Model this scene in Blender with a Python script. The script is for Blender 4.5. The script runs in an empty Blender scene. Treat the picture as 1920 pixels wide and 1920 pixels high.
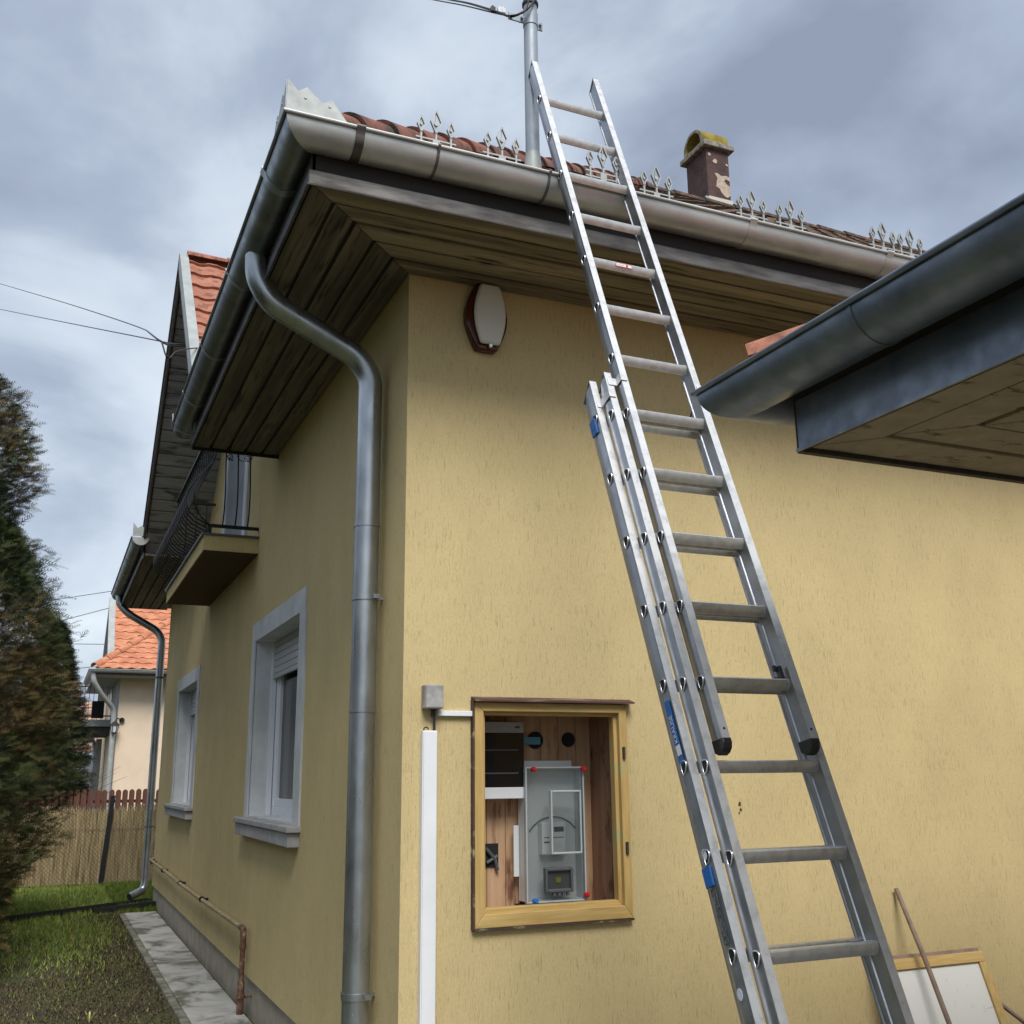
import bpy, bmesh, math, random
from mathutils import Vector, Matrix
import numpy as np
S = bpy.context.scene
COL = S.collection
R = math.radians

# ------------------------------------------------------------------ camera, sky, sun, exposure
FPX, YAW, PITCH, ROLL = 1961.289, 0.4115965, 0.2470694, -0.0107383
CAM = Vector((-1.421, -4.481, 1.6))
fw = Vector((math.sin(YAW)*math.cos(PITCH), math.cos(YAW)*math.cos(PITCH), math.sin(PITCH)))
rt = Vector((math.cos(YAW), -math.sin(YAW), 0)); up = rt.cross(fw)
rt, up = (math.cos(ROLL)*rt + math.sin(ROLL)*up), (-math.sin(ROLL)*rt + math.cos(ROLL)*up)
cd = bpy.data.cameras.new("camera"); cam = bpy.data.objects.new("camera", cd); COL.objects.link(cam)
cam.matrix_world = Matrix(((rt.x, up.x, -fw.x, CAM.x), (rt.y, up.y, -fw.y, CAM.y), (rt.z, up.z, -fw.z, CAM.z), (0, 0, 0, 1)))
cd.sensor_width = 36; cd.lens = 36*FPX/1920; cd.clip_start = .05; cd.clip_end = 2000
S.camera = cam
S.view_settings.view_transform = 'Standard'; S.view_settings.look = 'None'
S.view_settings.exposure = 1.4; S.view_settings.gamma = 1

def hit(u, v, axis, val):
    """point on the real plane axis=val seen at photo position (u, v): used to measure positions on walls"""
    d = fw + rt*((u-960)/FPX) - up*((v-960)/FPX)
    return CAM + d*((val-CAM[axis])/d[axis])

SUN_DIR = Vector((-0.10, -0.62, 0.78)).normalized()
W = bpy.data.worlds.new("World"); S.world = W; W.use_nodes = True
nt = W.node_tree; nt.nodes.clear(); N = nt.nodes.new; L = nt.links.new
out = N('ShaderNodeOutputWorld'); bg = N('ShaderNodeBackground'); L(bg.outputs[0], out.inputs[0])
sky = N('ShaderNodeTexSky'); sky.sky_type = 'NISHITA'; sky.sun_disc = False
sky.sun_elevation = math.asin(SUN_DIR.z); sky.sun_rotation = math.atan2(SUN_DIR.x, SUN_DIR.y)
tc = N('ShaderNodeTexCoord'); sep = N('ShaderNodeSeparateXYZ'); L(tc.outputs['Generated'], sep.inputs[0])
mx0 = N('ShaderNodeMath'); mx0.operation = 'MAXIMUM'; L(sep.outputs[2], mx0.inputs[0]); mx0.inputs[1].default_value = 0.0
ad = N('ShaderNodeMath'); ad.operation = 'ADD'; L(mx0.outputs[0], ad.inputs[0]); ad.inputs[1].default_value = .42
dv = N('ShaderNodeVectorMath'); dv.operation = 'DIVIDE'; L(tc.outputs['Generated'], dv.inputs[0])
cb = N('ShaderNodeCombineXYZ')
for i in range(3): L(ad.outputs[0], cb.inputs[i])
L(cb.outputs[0], dv.inputs[1])
mp = N('ShaderNodeMapping'); mp.inputs['Location'].default_value = (.85, 25.07, 12.98); mp.inputs['Scale'].default_value = (1, 1, .35)
L(dv.outputs[0], mp.inputs[0])
n1 = N('ShaderNodeTexNoise'); n1.inputs['Scale'].default_value = 1.7; n1.inputs['Detail'].default_value = 8; n1.inputs['Roughness'].default_value = .50; n1.inputs['Distortion'].default_value = .5
n2 = N('ShaderNodeTexNoise'); n2.inputs['Scale'].default_value = 6.5; n2.inputs['Detail'].default_value = 6; n2.inputs['Roughness'].default_value = .5
L(mp.outputs[0], n1.inputs[0]); L(mp.outputs[0], n2.inputs[0])
mixn = N('ShaderNodeMix'); mixn.data_type = 'FLOAT'; mixn.inputs[0].default_value = .2
L(n1.outputs[0], mixn.inputs[2]); L(n2.outputs[0], mixn.inputs[3])
rp = N('ShaderNodeValToRGB'); L(mixn.outputs[0], rp.inputs[0])
cr = rp.color_ramp; cr.elements[0].position = .36; cr.elements[0].color = (.185, .219, .285, 1)
cr.elements[1].position = .64; cr.elements[1].color = (.53, .58, .62, 1)
e = cr.elements.new(.455); e.color = (.275, .320, .400, 1)
e = cr.elements.new(.525); e.color = (.40, .452, .518, 1)
sc = N('ShaderNodeVectorMath'); sc.operation = 'SCALE'; L(rp.outputs[0], sc.inputs[0]); sc.inputs[3].default_value = 6.0
skm = N('ShaderNodeMix'); skm.data_type = 'RGBA'; skm.inputs[0].default_value = .95
L(sky.outputs[0], skm.inputs[6]); L(sc.outputs[0], skm.inputs[7])
L(skm.outputs[2], bg.inputs[0]); bg.inputs[1].default_value = .10

sd = bpy.data.lights.new("sun", 'SUN'); sun = bpy.data.objects.new("sun", sd); COL.objects.link(sun)
sd.energy = 1.5; sd.angle = R(28); sd.color = (1, .97, .92)
sun.rotation_euler = SUN_DIR.to_track_quat('Z', 'Y').to_euler(); sun.location = (0, -10, 20)

# ------------------------------------------------------------------ materials
MATS = {}
def mat(name, col=(.5, .5, .5), rough=.6, metal=0., spec=None):
    m = bpy.data.materials.new(name); m.use_nodes = True
    b = m.node_tree.nodes['Principled BSDF']
    b.inputs['Base Color'].default_value = (*col, 1); b.inputs['Roughness'].default_value = rough; b.inputs['Metallic'].default_value = metal
    if spec is not None: b.inputs['Specular IOR Level'].default_value = spec
    MATS[name] = m
    return m
def nodes(m): return m.node_tree.nodes, m.node_tree.links, m.node_tree.nodes['Principled BSDF']
def noise(m, scale=(1, 1, 1), sc=1., det=4, rough=.55, dist=0., kind='Object'):
    nd, lk, b = nodes(m)
    t = nd.new('ShaderNodeTexCoord'); mpp = nd.new('ShaderNodeMapping'); mpp.inputs['Scale'].default_value = scale
    lk.new(t.outputs[kind], mpp.inputs[0])
    n = nd.new('ShaderNodeTexNoise'); n.inputs['Scale'].default_value = sc; n.inputs['Detail'].default_value = det
    n.inputs['Roughness'].default_value = rough; n.inputs['Distortion'].default_value = dist
    lk.new(mpp.outputs[0], n.inputs[0]); return n.outputs[0]
def ramp(m, src, stops):
    nd, lk, b = nodes(m); r = nd.new('ShaderNodeValToRGB'); lk.new(src, r.inputs[0])
    c = r.color_ramp
    while len(c.elements) < len(stops): c.elements.new(.5)
    for el, (p, col) in zip(c.elements, stops):
        el.position = p; el.color = (*col, 1) if not isinstance(col, (int, float)) else (col, col, col, 1)
    return r.outputs[0]
def mixc(m, fac, a, b_, mode='MIX'):
    nd, lk, b = nodes(m); x = nd.new('ShaderNodeMix'); x.data_type = 'RGBA'; x.blend_type = mode
    if isinstance(fac, (int, float)): x.inputs[0].default_value = fac
    else: lk.new(fac, x.inputs[0])
    for i, v in ((6, a), (7, b_)):
        if isinstance(v, tuple): x.inputs[i].default_value = (*v, 1)
        else: lk.new(v, x.inputs[i])
    return x.outputs[2]
def base(m, src): nd, lk, b = nodes(m); lk.new(src, b.inputs['Base Color'])
def rgh(m, src): nd, lk, b = nodes(m); lk.new(src, b.inputs['Roughness'])
def bump(m, src, dist=.002, strength=1.):
    nd, lk, b = nodes(m); k = nd.new('ShaderNodeBump'); k.inputs['Distance'].default_value = dist; k.inputs['Strength'].default_value = strength
    lk.new(src, k.inputs['Height'])
    if b.inputs['Normal'].is_linked:
        lk.new(b.inputs['Normal'].links[0].from_socket, k.inputs['Normal'])
    lk.new(k.outputs[0], b.inputs['Normal'])

def stucco(name, col, dark=.60, amt=1.):
    m = mat(name, col, .92, spec=.2)
    c2 = tuple(x*.93 for x in col); c3 = tuple(min(1, x*1.05) for x in col)
    c = ramp(m, noise(m, (2.2, 2.2, 1.4), 1.3, 6), [(.3, c2), (.7, c3)])
    # scratches left by the dragged float: fine vertical grooves, in patches
    g = noise(m, (140, 140, 12), 1., 5, .7)
    gr = ramp(m, g, [(.36, dark), (.45, 1.), (.62, 1.), (.72, 1.09)])
    patch = ramp(m, noise(m, (4, 4, 2.5), 1.3, 4), [(.34, .35), (.6, 1.)])
    c = mixc(m, patch, c, mixc(m, amt, c, gr, 'MULTIPLY'))
    f_ = noise(m, (300, 300, 60), 1., 4, .68)
    c = mixc(m, .8*amt, c, ramp(m, f_, [(.32, .70), (.45, 1.), (.62, 1.08)]), 'MULTIPLY')
    sp = ramp(m, noise(m, (70, 70, 45), 1., 2, .5), [(.24, .55), (.28, 1.)])
    c = mixc(m, .8*amt, c, sp, 'MULTIPLY')
    base(m, c); bump(m, g, .006, .8); bump(m, f_, .0025, .8); bump(m, noise(m, (260, 260, 260), 1., 2), .0015, .7)
    return m
stucco('wall_yellow', (.60, .478, .248), .66)
stucco('wall_cream', (.72, .58, .44), .9, .3)
m = mat('plinth_grey', (.24, .22, .18), .9); base(m, ramp(m, noise(m, (1, 1, 1), 6, 6), [(.3, (.27, .24, .19)), (.7, (.40, .36, .29))])); bump(m, noise(m, (1, 1, 1), 180, 3), .003)
m = mat('concrete', (.4, .4, .38), .9)
c = ramp(m, noise(m, (1, 1, 1), 2.6, 8, .62, .6), [(.40, (.12, .115, .09)), (.50, (.33, .325, .30)), (.7, (.47, .47, .45))])
base(m, c); bump(m, noise(m, (1, 1, 1), 120, 4), .003)
m = mat('concrete_edge', (.18, .17, .13), .95); base(m, ramp(m, noise(m, (1, 1, 1), 9, 6), [(.35, (.08, .08, .05)), (.7, (.26, .25, .2))]))
m = mat('paving', (.2, .19, .17), .9); base(m, ramp(m, noise(m, (1, 1, 1), 1.5, 8), [(.35, (.15, .14, .12)), (.7, (.24, .225, .20))]))

def zinc(name, c1, c2, r1=.34, r2=.55, metal=.88, sc=(7, 7, 7)):
    m = mat(name, c1, .45, metal)
    n = noise(m, sc, 1., 8, .6)
    base(m, ramp(m, n, [(.33, c1), (.68, c2)])); rgh(m, ramp(m, noise(m, sc, 2.2, 5), [(.3, r1), (.7, r2)]))
    bump(m, noise(m, (1, 1, 1), 7, 3), .004, .35)
    return m
zinc('zinc_gutter', (.42, .43, .42), (.62, .635, .615), .36, .6, .66, (3, 3, 9))
zinc('zinc_dull', (.33, .36, .40), (.50, .54, .60), .36, .6)
m = zinc('zinc_pipe', (.30, .32, .34), (.50, .53, .56), .24, .44, .92, (5, 5, 2.2))
sp = ramp(m, noise(m, (16, 16, 3.2), 1.0, 3, .5, 1.2), [(.70, 0.), (.715, 1.)])
nd, lk, b = nodes(m); src = b.inputs['Base Color'].links[0].from_socket; base(m, mixc(m, sp, src, (.75, .77, .78)))
zinc('zinc_strip', (.09, .083, .077), (.21, .20, .19), .45, .7, .75, (4, 4, 20))
zinc('zinc_light', (.33, .35, .345), (.43, .45, .44), .5, .7, .35)
zinc('zinc_blue', (.18, .21, .26), (.30, .34, .40), .36, .6)
zinc('zinc_shade', (.05, .05, .05), (.12, .12, .12), .5, .7, .5)  # darker copy of the eaves zinc, left-side shade put into the colour
zinc('zinc_gutter_shaded', (.20, .22, .24), (.33, .355, .375), .3, .5)  # gutter zinc for the left eaves, dark reflections put into the colour
zinc('mast_metal', (.27, .31, .36), (.34, .39, .44), .5, .6, .25)
m = mat('aluminium', (.6, .61, .63), .36, .92)
base(m, ramp(m, noise(m, (3, 3, 3), 2., 7, .65), [(.3, (.34, .355, .39)), (.62, (.46, .475, .51))]))
rgh(m, ramp(m, noise(m, (5, 5, 5), 3., 5), [(.3, .32), (.7, .52)])); bump(m, noise(m, (40, 40, 3), 8, 2), .0006, .5)
m = mat('aluminium_lit', (.82, .83, .85), .5, .5)  # lit copy of the rail metal, also on the guide brackets
base(m, ramp(m, noise(m, (4, 4, 4), 5., 6, .7), [(.34, (.44, .445, .45)), (.5, (.58, .59, .60)), (.7, (.64, .65, .66))]))
m = mat('aluminium_rung', (.6, .6, .58), .36, .6)
base(m, ramp(m, noise(m, (9, 9, 9), 4., 5), [(.35, (.50, .50, .485)), (.6, (.62, .62, .60))])); bump(m, noise(m, (2, 90, 90), 6, 2), .0006, .5)
mat('ring_metal', (.75, .76, .78), .3, .95)
mat('hole_dark', (.012, .012, .014), .8)
mat('black_plastic', (.018, .018, .02), .42)
mat('black_iron', (.012, .014, .018), .5, .3)
mat('cable_black', (.015, .015, .017), .6)
mat('cable_grey', (.13, .14, .16), .6)
mat('latch_metal', (.10, .10, .11), .4, .8)
mat('blue_sticker', (.015, .13, .42), .45)
mat('blue_label', (.02, .12, .38), .4)
mat('white_sticker', (.62, .66, .76), .5)
mat('text_white', (.7, .75, .8), .5)
mat('sticker_paper', (.78, .74, .72), .5)
mat('red_ink', (.5, .03, .04), .5)
m = mat('old_tape', (.17, .18, .19), .5, .3); base(m, ramp(m, noise(m, (1, 1, 1), 60, 4, .6, 1), [(.4, (.05, .055, .06)), (.6, (.22, .23, .24))]))

def wood(name, c1, c2, sc=(3, 3, 40), stain=None, rough=.75, tone=None):
    m = mat(name, c1, rough)
    n = noise(m, sc, 1., 6, .6, .3); c = ramp(m, n, [(.3, c1), (.7, c2)])
    if tone: c = mixc(m, 1., c, ramp(m, noise(m, tone, 1., 1, .5), [(.35, .62), (.65, 1.3)]), 'MULTIPLY')
    if stain:
        s = ramp(m, noise(m, stain[1], 1., 6, .62, .3), [(stain[2], 1.), (stain[2]+.1, 0.)]); c = mixc(m, s, c, stain[0])
    base(m, c); bump(m, n, .001, .4); return m
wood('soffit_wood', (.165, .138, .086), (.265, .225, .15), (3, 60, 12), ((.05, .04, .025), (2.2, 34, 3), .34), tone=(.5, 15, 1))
wood('soffit_wood_shaded', (.085, .074, .050), (.145, .127, .088), (60, 3, 12), ((.025, .02, .014), (34, 2.2, 3), .36), tone=(15, .5, 1))  # left boards: eave shade put into a darker copy of the soffit wood
wood('annex_wood', (.30, .245, .165), (.42, .35, .245), (12, 12, 12), ((.07, .055, .035), (10, 22, 3), .31))
wood('gable_planks', (.26, .25, .245), (.40, .385, .375), (3, 30, 30), ((.11, .105, .10), (3, 9, 9), .36))
wood('dark_board', (.035, .028, .024), (.075, .062, .055), (20, 3, 20))
wood('fascia_shaded', (.010, .008, .007), (.024, .020, .018), (3, 20, 20))
wood('barge_wood', (.09, .08, .075), (.17, .15, .14), (20, 3, 3))
wood('frame_wood', (.42, .27, .08), (.60, .42, .17), (60, 60, 4), ((.42, .38, .17), (5, 5, 5), .34), .55)
wood('frame_wood_rail', (.42, .27, .08), (.60, .42, .17), (4, 60, 60), ((.42, .34, .15), (5, 5, 5), .32), .55)
wood('frame_dark', (.04, .025, .02), (.09, .05, .04), (6, 6, 20), ((.30, .27, .17), (9, 9, 14), .36))
wood('cap_wood', (.05, .022, .018), (.11, .055, .045), (6, 50, 50), ((.28, .2, .17), (5, 40, 40), .34))
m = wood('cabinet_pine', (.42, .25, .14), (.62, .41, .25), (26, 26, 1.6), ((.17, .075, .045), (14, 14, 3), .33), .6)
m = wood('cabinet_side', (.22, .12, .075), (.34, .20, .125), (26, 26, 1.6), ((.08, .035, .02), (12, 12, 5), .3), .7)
wood('stick_wood', (.17, .12, .09), (.28, .20, .15), (20, 20, 20))
wood('picket_red', (.075, .026, .016), (.13, .045, .026), (20, 20, 4))
m = mat('reed', (.5, .4, .22), .85); base(m, ramp(m, noise(m, (38, 38, 2.2), 1., 5, .7), [(.34, (.13, .09, .04)), (.48, (.44, .34, .175)), (.66, (.70, .58, .34))]))
mat('wire', (.09, .09, .085), .7, .2)
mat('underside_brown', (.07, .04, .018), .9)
m = mat('white_plastic', (.74, .76, .79), .35); base(m, ramp(m, noise(m, (3, 3, 3), 2, 5), [(.3, (.70, .72, .75)), (.7, (.78, .8, .83))]))
mat('upvc', (.72, .73, .76), .3)
mat('upvc_dull', (.42, .43, .44), .4)
m = mat('surround_grey', (.47, .49, .52), .9); base(m, ramp(m, noise(m, (1, 1, 1), 3, 8, .6), [(.3, (.44, .455, .45)), (.6, (.60, .615, .63))])); bump(m, noise(m, (1, 1, 1), 250, 3), .002)
m = mat('sill_stone', (.36, .35, .35), .85); base(m, ramp(m, noise(m, (1, 1, 1), 9, 7), [(.3, (.27, .26, .26)), (.7, (.42, .41, .41))]))
mat('glass_dark', (.01, .012, .014), .05, 0, .3)
mat('curtain_grey', (.22, .24, .27), .3)
mat('room_dark', (.02, .022, .025), .6)
m = mat('box_grey', (.34, .33, .33), .6); base(m, ramp(m, noise(m, (1, 1, 1), 14, 5, .6), [(.4, (.25, .24, .24)), (.65, (.40, .39, .39))]))
mat('siren_base', (.065, .013, .007), .22)
m = mat('siren_cover', (.62, .60, .53), .32)
mat('meter_grey', (.66, .69, .69), .5)
mat('meter_white', (.80, .82, .81), .45)
mat('meter_back', (.5, .54, .55), .5)
mat('lcd', (.06, .075, .07), .2)
mat('fuse_window', (.006, .007, .01), .06)
mat('fuse_grey', (.40, .40, .42), .4)
mat('red_cap', (.55, .02, .03), .35); mat('blue_cap', (.03, .2, .6), .35)
mat('yellow_tag', (.5, .48, .05), .5); mat('teal_tape', (.10, .30, .42), .5); mat('grey_dark', (.09, .10, .11), .4)
m = bpy.data.materials.new('clear_plastic'); m.use_nodes = True; MATS['clear_plastic'] = m
nd = m.node_tree.nodes; lk = m.node_tree.links; nd.clear()
o = nd.new('ShaderNodeOutputMaterial'); mi = nd.new('ShaderNodeMixShader'); tr = nd.new('ShaderNodeBsdfTransparent'); gl = nd.new('ShaderNodeBsdfPrincipled')
gl.inputs['Base Color'].default_value = (.7, .75, .78, 1); gl.inputs['Roughness'].default_value = .12; tr.inputs[0].default_value = (.98, .99, .99, 1)
fr = nd.new('ShaderNodeFresnel'); fr.inputs[0].default_value = 1.45; am = nd.new('ShaderNodeMath'); am.operation = 'MULTIPLY'; am.inputs[1].default_value = .8
lk.new(fr.outputs[0], am.inputs[0]); lk.new(am.outputs[0], mi.inputs[0]); lk.new(tr.outputs[0], mi.inputs[1]); lk.new(gl.outputs[0], mi.inputs[2]); lk.new(mi.outputs[0], o.inputs[0])
m = mat('clear_edge', (.44, .48, .50), .25)
m = mat('rust_pipe', (.3, .16, .1), .8)
base(m, ramp(m, noise(m, (1, 1, 1), 22, 6, .65), [(.38, (.06, .028, .018)), (.54, (.15, .075, .04)), (.68, (.34, .28, .18))])); bump(m, noise(m, (1, 1, 1), 60, 4), .003)
m = mat('yellow_pipe', (.36, .3, .17), .8)
base(m, ramp(m, noise(m, (1, 1, 1), 30, 6, .7), [(.36, (.12, .08, .045)), (.5, (.33, .27, .15)), (.65, (.46, .39, .23))])); bump(m, noise(m, (1, 1, 1), 60, 4), .003)
m = mat('bitumen', (.02, .02, .022), .5)
m = mat('marble_board', (.66, .66, .62), .5)
base(m, mixc(m, ramp(m, noise(m, (1, 1, 1), 7, 8, .7, 1.5), [(.60, 0.), (.72, .75)]), (.68, .68, .635), (.3, .3, .29)))

def tile(name, cols, grime, gpos, sc=1.):
    m = mat(name, cols[0], .85)
    nd, lk, b = nodes(m)
    c = ramp(m, noise(m, (5*sc, 5*sc, 5*sc), 1., 3, .5), [(.35, cols[0]), (.65, cols[1])])
    g = ramp(m, noise(m, (3, 3, 3), 2.4*sc, 8, .68), [(gpos, 1.), (gpos+.12, 0.)])
    c = mixc(m, g, c, grime); base(m, c); bump(m, noise(m, (1, 1, 1), 80, 4), .003)
    return m
tile('tile_orange', [(.30, .115, .07), (.41, .175, .11)], (.17, .06, .035), .38)
tile('tile_new', [(.40, .145, .075), (.56, .235, .13)], (.38, .13, .06), .30)
tile('tile_old', [(.17, .062, .036), (.24, .10, .06)], (.045, .035, .022), .50, 3)
tile('tile_hip', [(.17, .06, .04), (.25, .095, .062)], (.06, .045, .035), .42)
tile('tile_distant', [(.42, .26, .19), (.55, .36, .27)], (.2, .14, .11), .42)
m = mat('plaster_dark', (.075, .042, .04), .95); base(m, ramp(m, noise(m, (1, 1, 1), 9, 6), [(.3, (.05, .03, .03)), (.7, (.105, .06, .055))])); bump(m, noise(m, (1, 1, 1), 60, 4), .006)
m = mat('plaster_base', (.47, .38, .30), .95); base(m, ramp(m, noise(m, (1, 1, 1), 25, 5), [(.3, (.36, .28, .22)), (.7, (.52, .43, .35))])); bump(m, noise(m, (1, 1, 1), 90, 4), .004)
m = mat('cap_concrete', (.26, .24, .2), .95); base(m, ramp(m, noise(m, (1, 1, 1), 20, 5), [(.35, (.12, .11, .09)), (.6, (.30, .27, .23))]))
m = mat('cap_lichen', (.33, .24, .02), .95); base(m, ramp(m, noise(m, (1, 1, 1), 12, 6), [(.35, (.12, .10, .025)), (.6, (.26, .20, .025))]))
mat('flashing', (.52, .50, .46), .6); mat('flashing_grey', (.4, .41, .43), .5, .4)
m = mat('grass_ground', (.06, .07, .02), 1.)
c = ramp(m, noise(m, (1, 1, 1), 1.1, 8, .6), [(.40, (.060, .045, .028)), (.56, (.085, .10, .026))])
c = mixc(m, .6, c, ramp(m, noise(m, (1, 1, 1), 45, 5), [(.3, .45), (.7, 1.25)]), 'MULTIPLY'); base(m, c); bump(m, noise(m, (1, 1, 1), 40, 6), .03)
def vcol(name, rough=.8, mul=1.):
    m = mat(name, (.1, .1, .1), rough, spec=.2); nd, lk, b = nodes(m); a = nd.new('ShaderNodeAttribute'); a.attribute_name = 'Col'
    lk.new(a.outputs['Color'], b.inputs['Base Color'])
    return m
vcol('foliage'); vcol('grass_blades')
mat('bark', (.06, .045, .035), .95)
m = mat('shed_wall', (.25, .26, .27), .9)
m = mat('wall_plain_grey', (.30, .30, .31), .9)  # plain grey of the neighbour's side wall, soffit, verge board, balcony and pillar

# ------------------------------------------------------------------ mesh helpers
class MB:
    def __init__(s): s.v = []; s.f = []
    def add(s, vs, fs):
        n = len(s.v); s.v += [tuple(v) for v in vs]; s.f += [tuple(i+n for i in f) for f in fs]; return s
    def box(s, x0, x1, y0, y1, z0, z1):
        x0, x1 = sorted((x0, x1)); y0, y1 = sorted((y0, y1)); z0, z1 = sorted((z0, z1))
        return s.add([(x, y, z) for x in (x0, x1) for y in (y0, y1) for z in (z0, z1)],
                     [(0, 1, 3, 2), (4, 6, 7, 5), (0, 4, 5, 1), (2, 3, 7, 6), (0, 2, 6, 4), (1, 5, 7, 3)])
    def obox(s, o, a, b, c):
        """box from corner o with edge vectors a, b, c"""
        o, a, b, c = map(Vector, (o, a, b, c))
        if a.cross(b).dot(c) < 0: a, b = b, a
        P = [o+a*i+b*j+c*k for i in (0, 1) for j in (0, 1) for k in (0, 1)]
        return s.add(P, [(0, 1, 3, 2), (4, 6, 7, 5), (0, 4, 5, 1), (2, 3, 7, 6), (0, 2, 6, 4), (1, 5, 7, 3)])
    def prism(s, poly, ext):
        """closed prism: polygon points (3D) extruded by vector ext"""
        poly = [Vector(p) for p in poly]; ext = Vector(ext); n = len(poly)
        nm = Vector((0, 0, 0))
        for i in range(n): nm += poly[i].cross(poly[(i+1) % n])
        if nm.dot(ext) > 0: poly = poly[::-1]
        return s.add(poly+[p+ext for p in poly], [tuple(range(n)), tuple(range(2*n-1, n-1, -1))] + [(i, i+n, (i+1) % n+n, (i+1) % n) for i in range(n)])
    def tube(s, path, r, n=12, caps=True, closed=False):
        P = [Vector(p) for p in path]; k = len(P); rr = r if isinstance(r, (list, tuple)) else [r]*k
        T = []
        for i in range(k):
            if closed: t = P[(i+1) % k]-P[i-1]
            else: t = P[min(i+1, k-1)]-P[max(i-1, 0)]
            T.append(t.normalized())
        u = T[0].orthogonal().normalized(); vs = []
        for i in range(k):
            u = (u-T[i]*u.dot(T[i])).normalized(); w = T[i].cross(u)
            sc_ = 1.
            for j in range(n):
                a = 2*math.pi*j/n; vs.append(P[i]+(u*math.cos(a)+w*math.sin(a))*rr[i]*sc_)
        fs = []
        for i in range(k if closed else k-1):
            for j in range(n):
                a, b_, c_, d = i*n+j, i*n+(j+1) % n, ((i+1) % k)*n+(j+1) % n, ((i+1) % k)*n+j
                fs.append((a, b_, c_, d))
        if caps and not closed: fs += [tuple(range(n-1, -1, -1)), tuple(range((k-1)*n, k*n))]
        return s.add(vs, fs)
    def sweep(s, prof, A, B, ua, ub, closed=True, end0=None, end1=None):
        """profile [(a,b)] in axes ua, ub swept from A to B; end0/end1: shear function of profile giving an offset along the axis"""
        A, B, ua, ub = map(Vector, (A, B, ua, ub)); d = (B-A).normalized(); n = len(prof)
        p0 = [A+ua*a+ub*b_+(d*end0(a, b_) if end0 else Vector()) for a, b_ in prof]
        p1 = [B+ua*a+ub*b_+(d*end1(a, b_) if end1 else Vector()) for a, b_ in prof]
        fs = [(i, (i+1) % n, (i+1) % n+n, i+n) for i in range(n if closed else n-1)]
        if closed: fs += [tuple(range(n-1, -1, -1)), tuple(range(n, 2*n))]
        return s.add(p0+p1, fs)
    def build(s, name, material, parent=None, smooth=None, bevel=0, tagd=None):
        me = bpy.data.meshes.new(name)
        off = Vector(parent['_o']) if parent is not None else None
        o = bpy.data.objects.new(name, me); COL.objects.link(o)
        if parent is None:
            A = np.array(s.v); c = Vector(((A[:, 0].min()+A[:, 0].max())/2, (A[:, 1].min()+A[:, 1].max())/2, A[:, 2].min()))
            o.location = c; off = c; o['_o'] = tuple(c)
        else:
            o.parent = parent; o['_o'] = tuple(off)
        me.from_pydata([tuple(Vector(v)-off) for v in s.v], [], s.f)
        me.update(calc_edges=True)
        bm = bmesh.new(); bm.from_mesh(me); bmesh.ops.recalc_face_normals(bm, faces=bm.faces); bm.to_mesh(me); bm.free()
        me.materials.append(MATS[material])
        if smooth:
            for p in me.polygons: p.use_smooth = True
            me.set_sharp_from_angle(angle=R(smooth))
        if bevel:
            bv = o.modifiers.new('bevel', 'BEVEL'); bv.width = bevel; bv.segments = 2; bv.limit_method = 'ANGLE'; bv.angle_limit = R(40)
        return o
def tag(o, label=None, cat=None, group=None, kind=None):
    for k, v in (('label', label), ('category', cat), ('group', group), ('kind', kind)):
        if v: o[k] = v
    return o
def thing(name, loc, label, cat, group=None):
    o = bpy.data.objects.new(name, None); COL.objects.link(o); o.location = loc; o['_o'] = tuple(loc); o.empty_display_size = .2
    return tag(o, label, cat, group)
def text_mb(txt, size, org, ux, uy, thick=.0006):
    cu = bpy.data.curves.new('t', 'FONT'); cu.body = txt; cu.size = size; cu.align_x = 'LEFT'
    to = bpy.data.objects.new('t', cu); COL.objects.link(to); dg = bpy.context.evaluated_depsgraph_get()
    me = bpy.data.meshes.new_from_object(to.evaluated_get(dg)); mb = MB()
    org, ux, uy = Vector(org), Vector(ux).normalized(), Vector(uy).normalized(); nz = ux.cross(uy)
    mb.add([org+ux*v.co.x+uy*v.co.y+nz*thick for v in me.vertices], [tuple(p.vertices) for p in me.polygons])
    bpy.data.objects.remove(to); bpy.data.curves.remove(cu); bpy.data.meshes.remove(me)
    return mb
def arc(c, r, a0, a1, n, ua, ub):
    c, ua, ub = Vector(c), Vector(ua), Vector(ub)
    return [c+ua*r*math.cos(a0+(a1-a0)*i/n)+ub*r*math.sin(a0+(a1-a0)*i/n) for i in range(n+1)]
def smooth_path(pts, rad, n=7):
    """polyline with corners rounded"""
    P = [Vector(p) for p in pts]; o = [P[0]]
    for i in range(1, len(P)-1):
        a = (P[i-1]-P[i]).normalized(); b_ = (P[i+1]-P[i]).normalized(); r_ = min(rad, (P[i-1]-P[i]).length*.48, (P[i+1]-P[i]).length*.48)
        p0, p2 = P[i]+a*r_, P[i]+b_*r_
        for k in range(n+1):
            t = k/n; o.append(p0*(1-t)**2+P[i]*2*t*(1-t)+p2*t*t)
    return o+[P[-1]]

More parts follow.
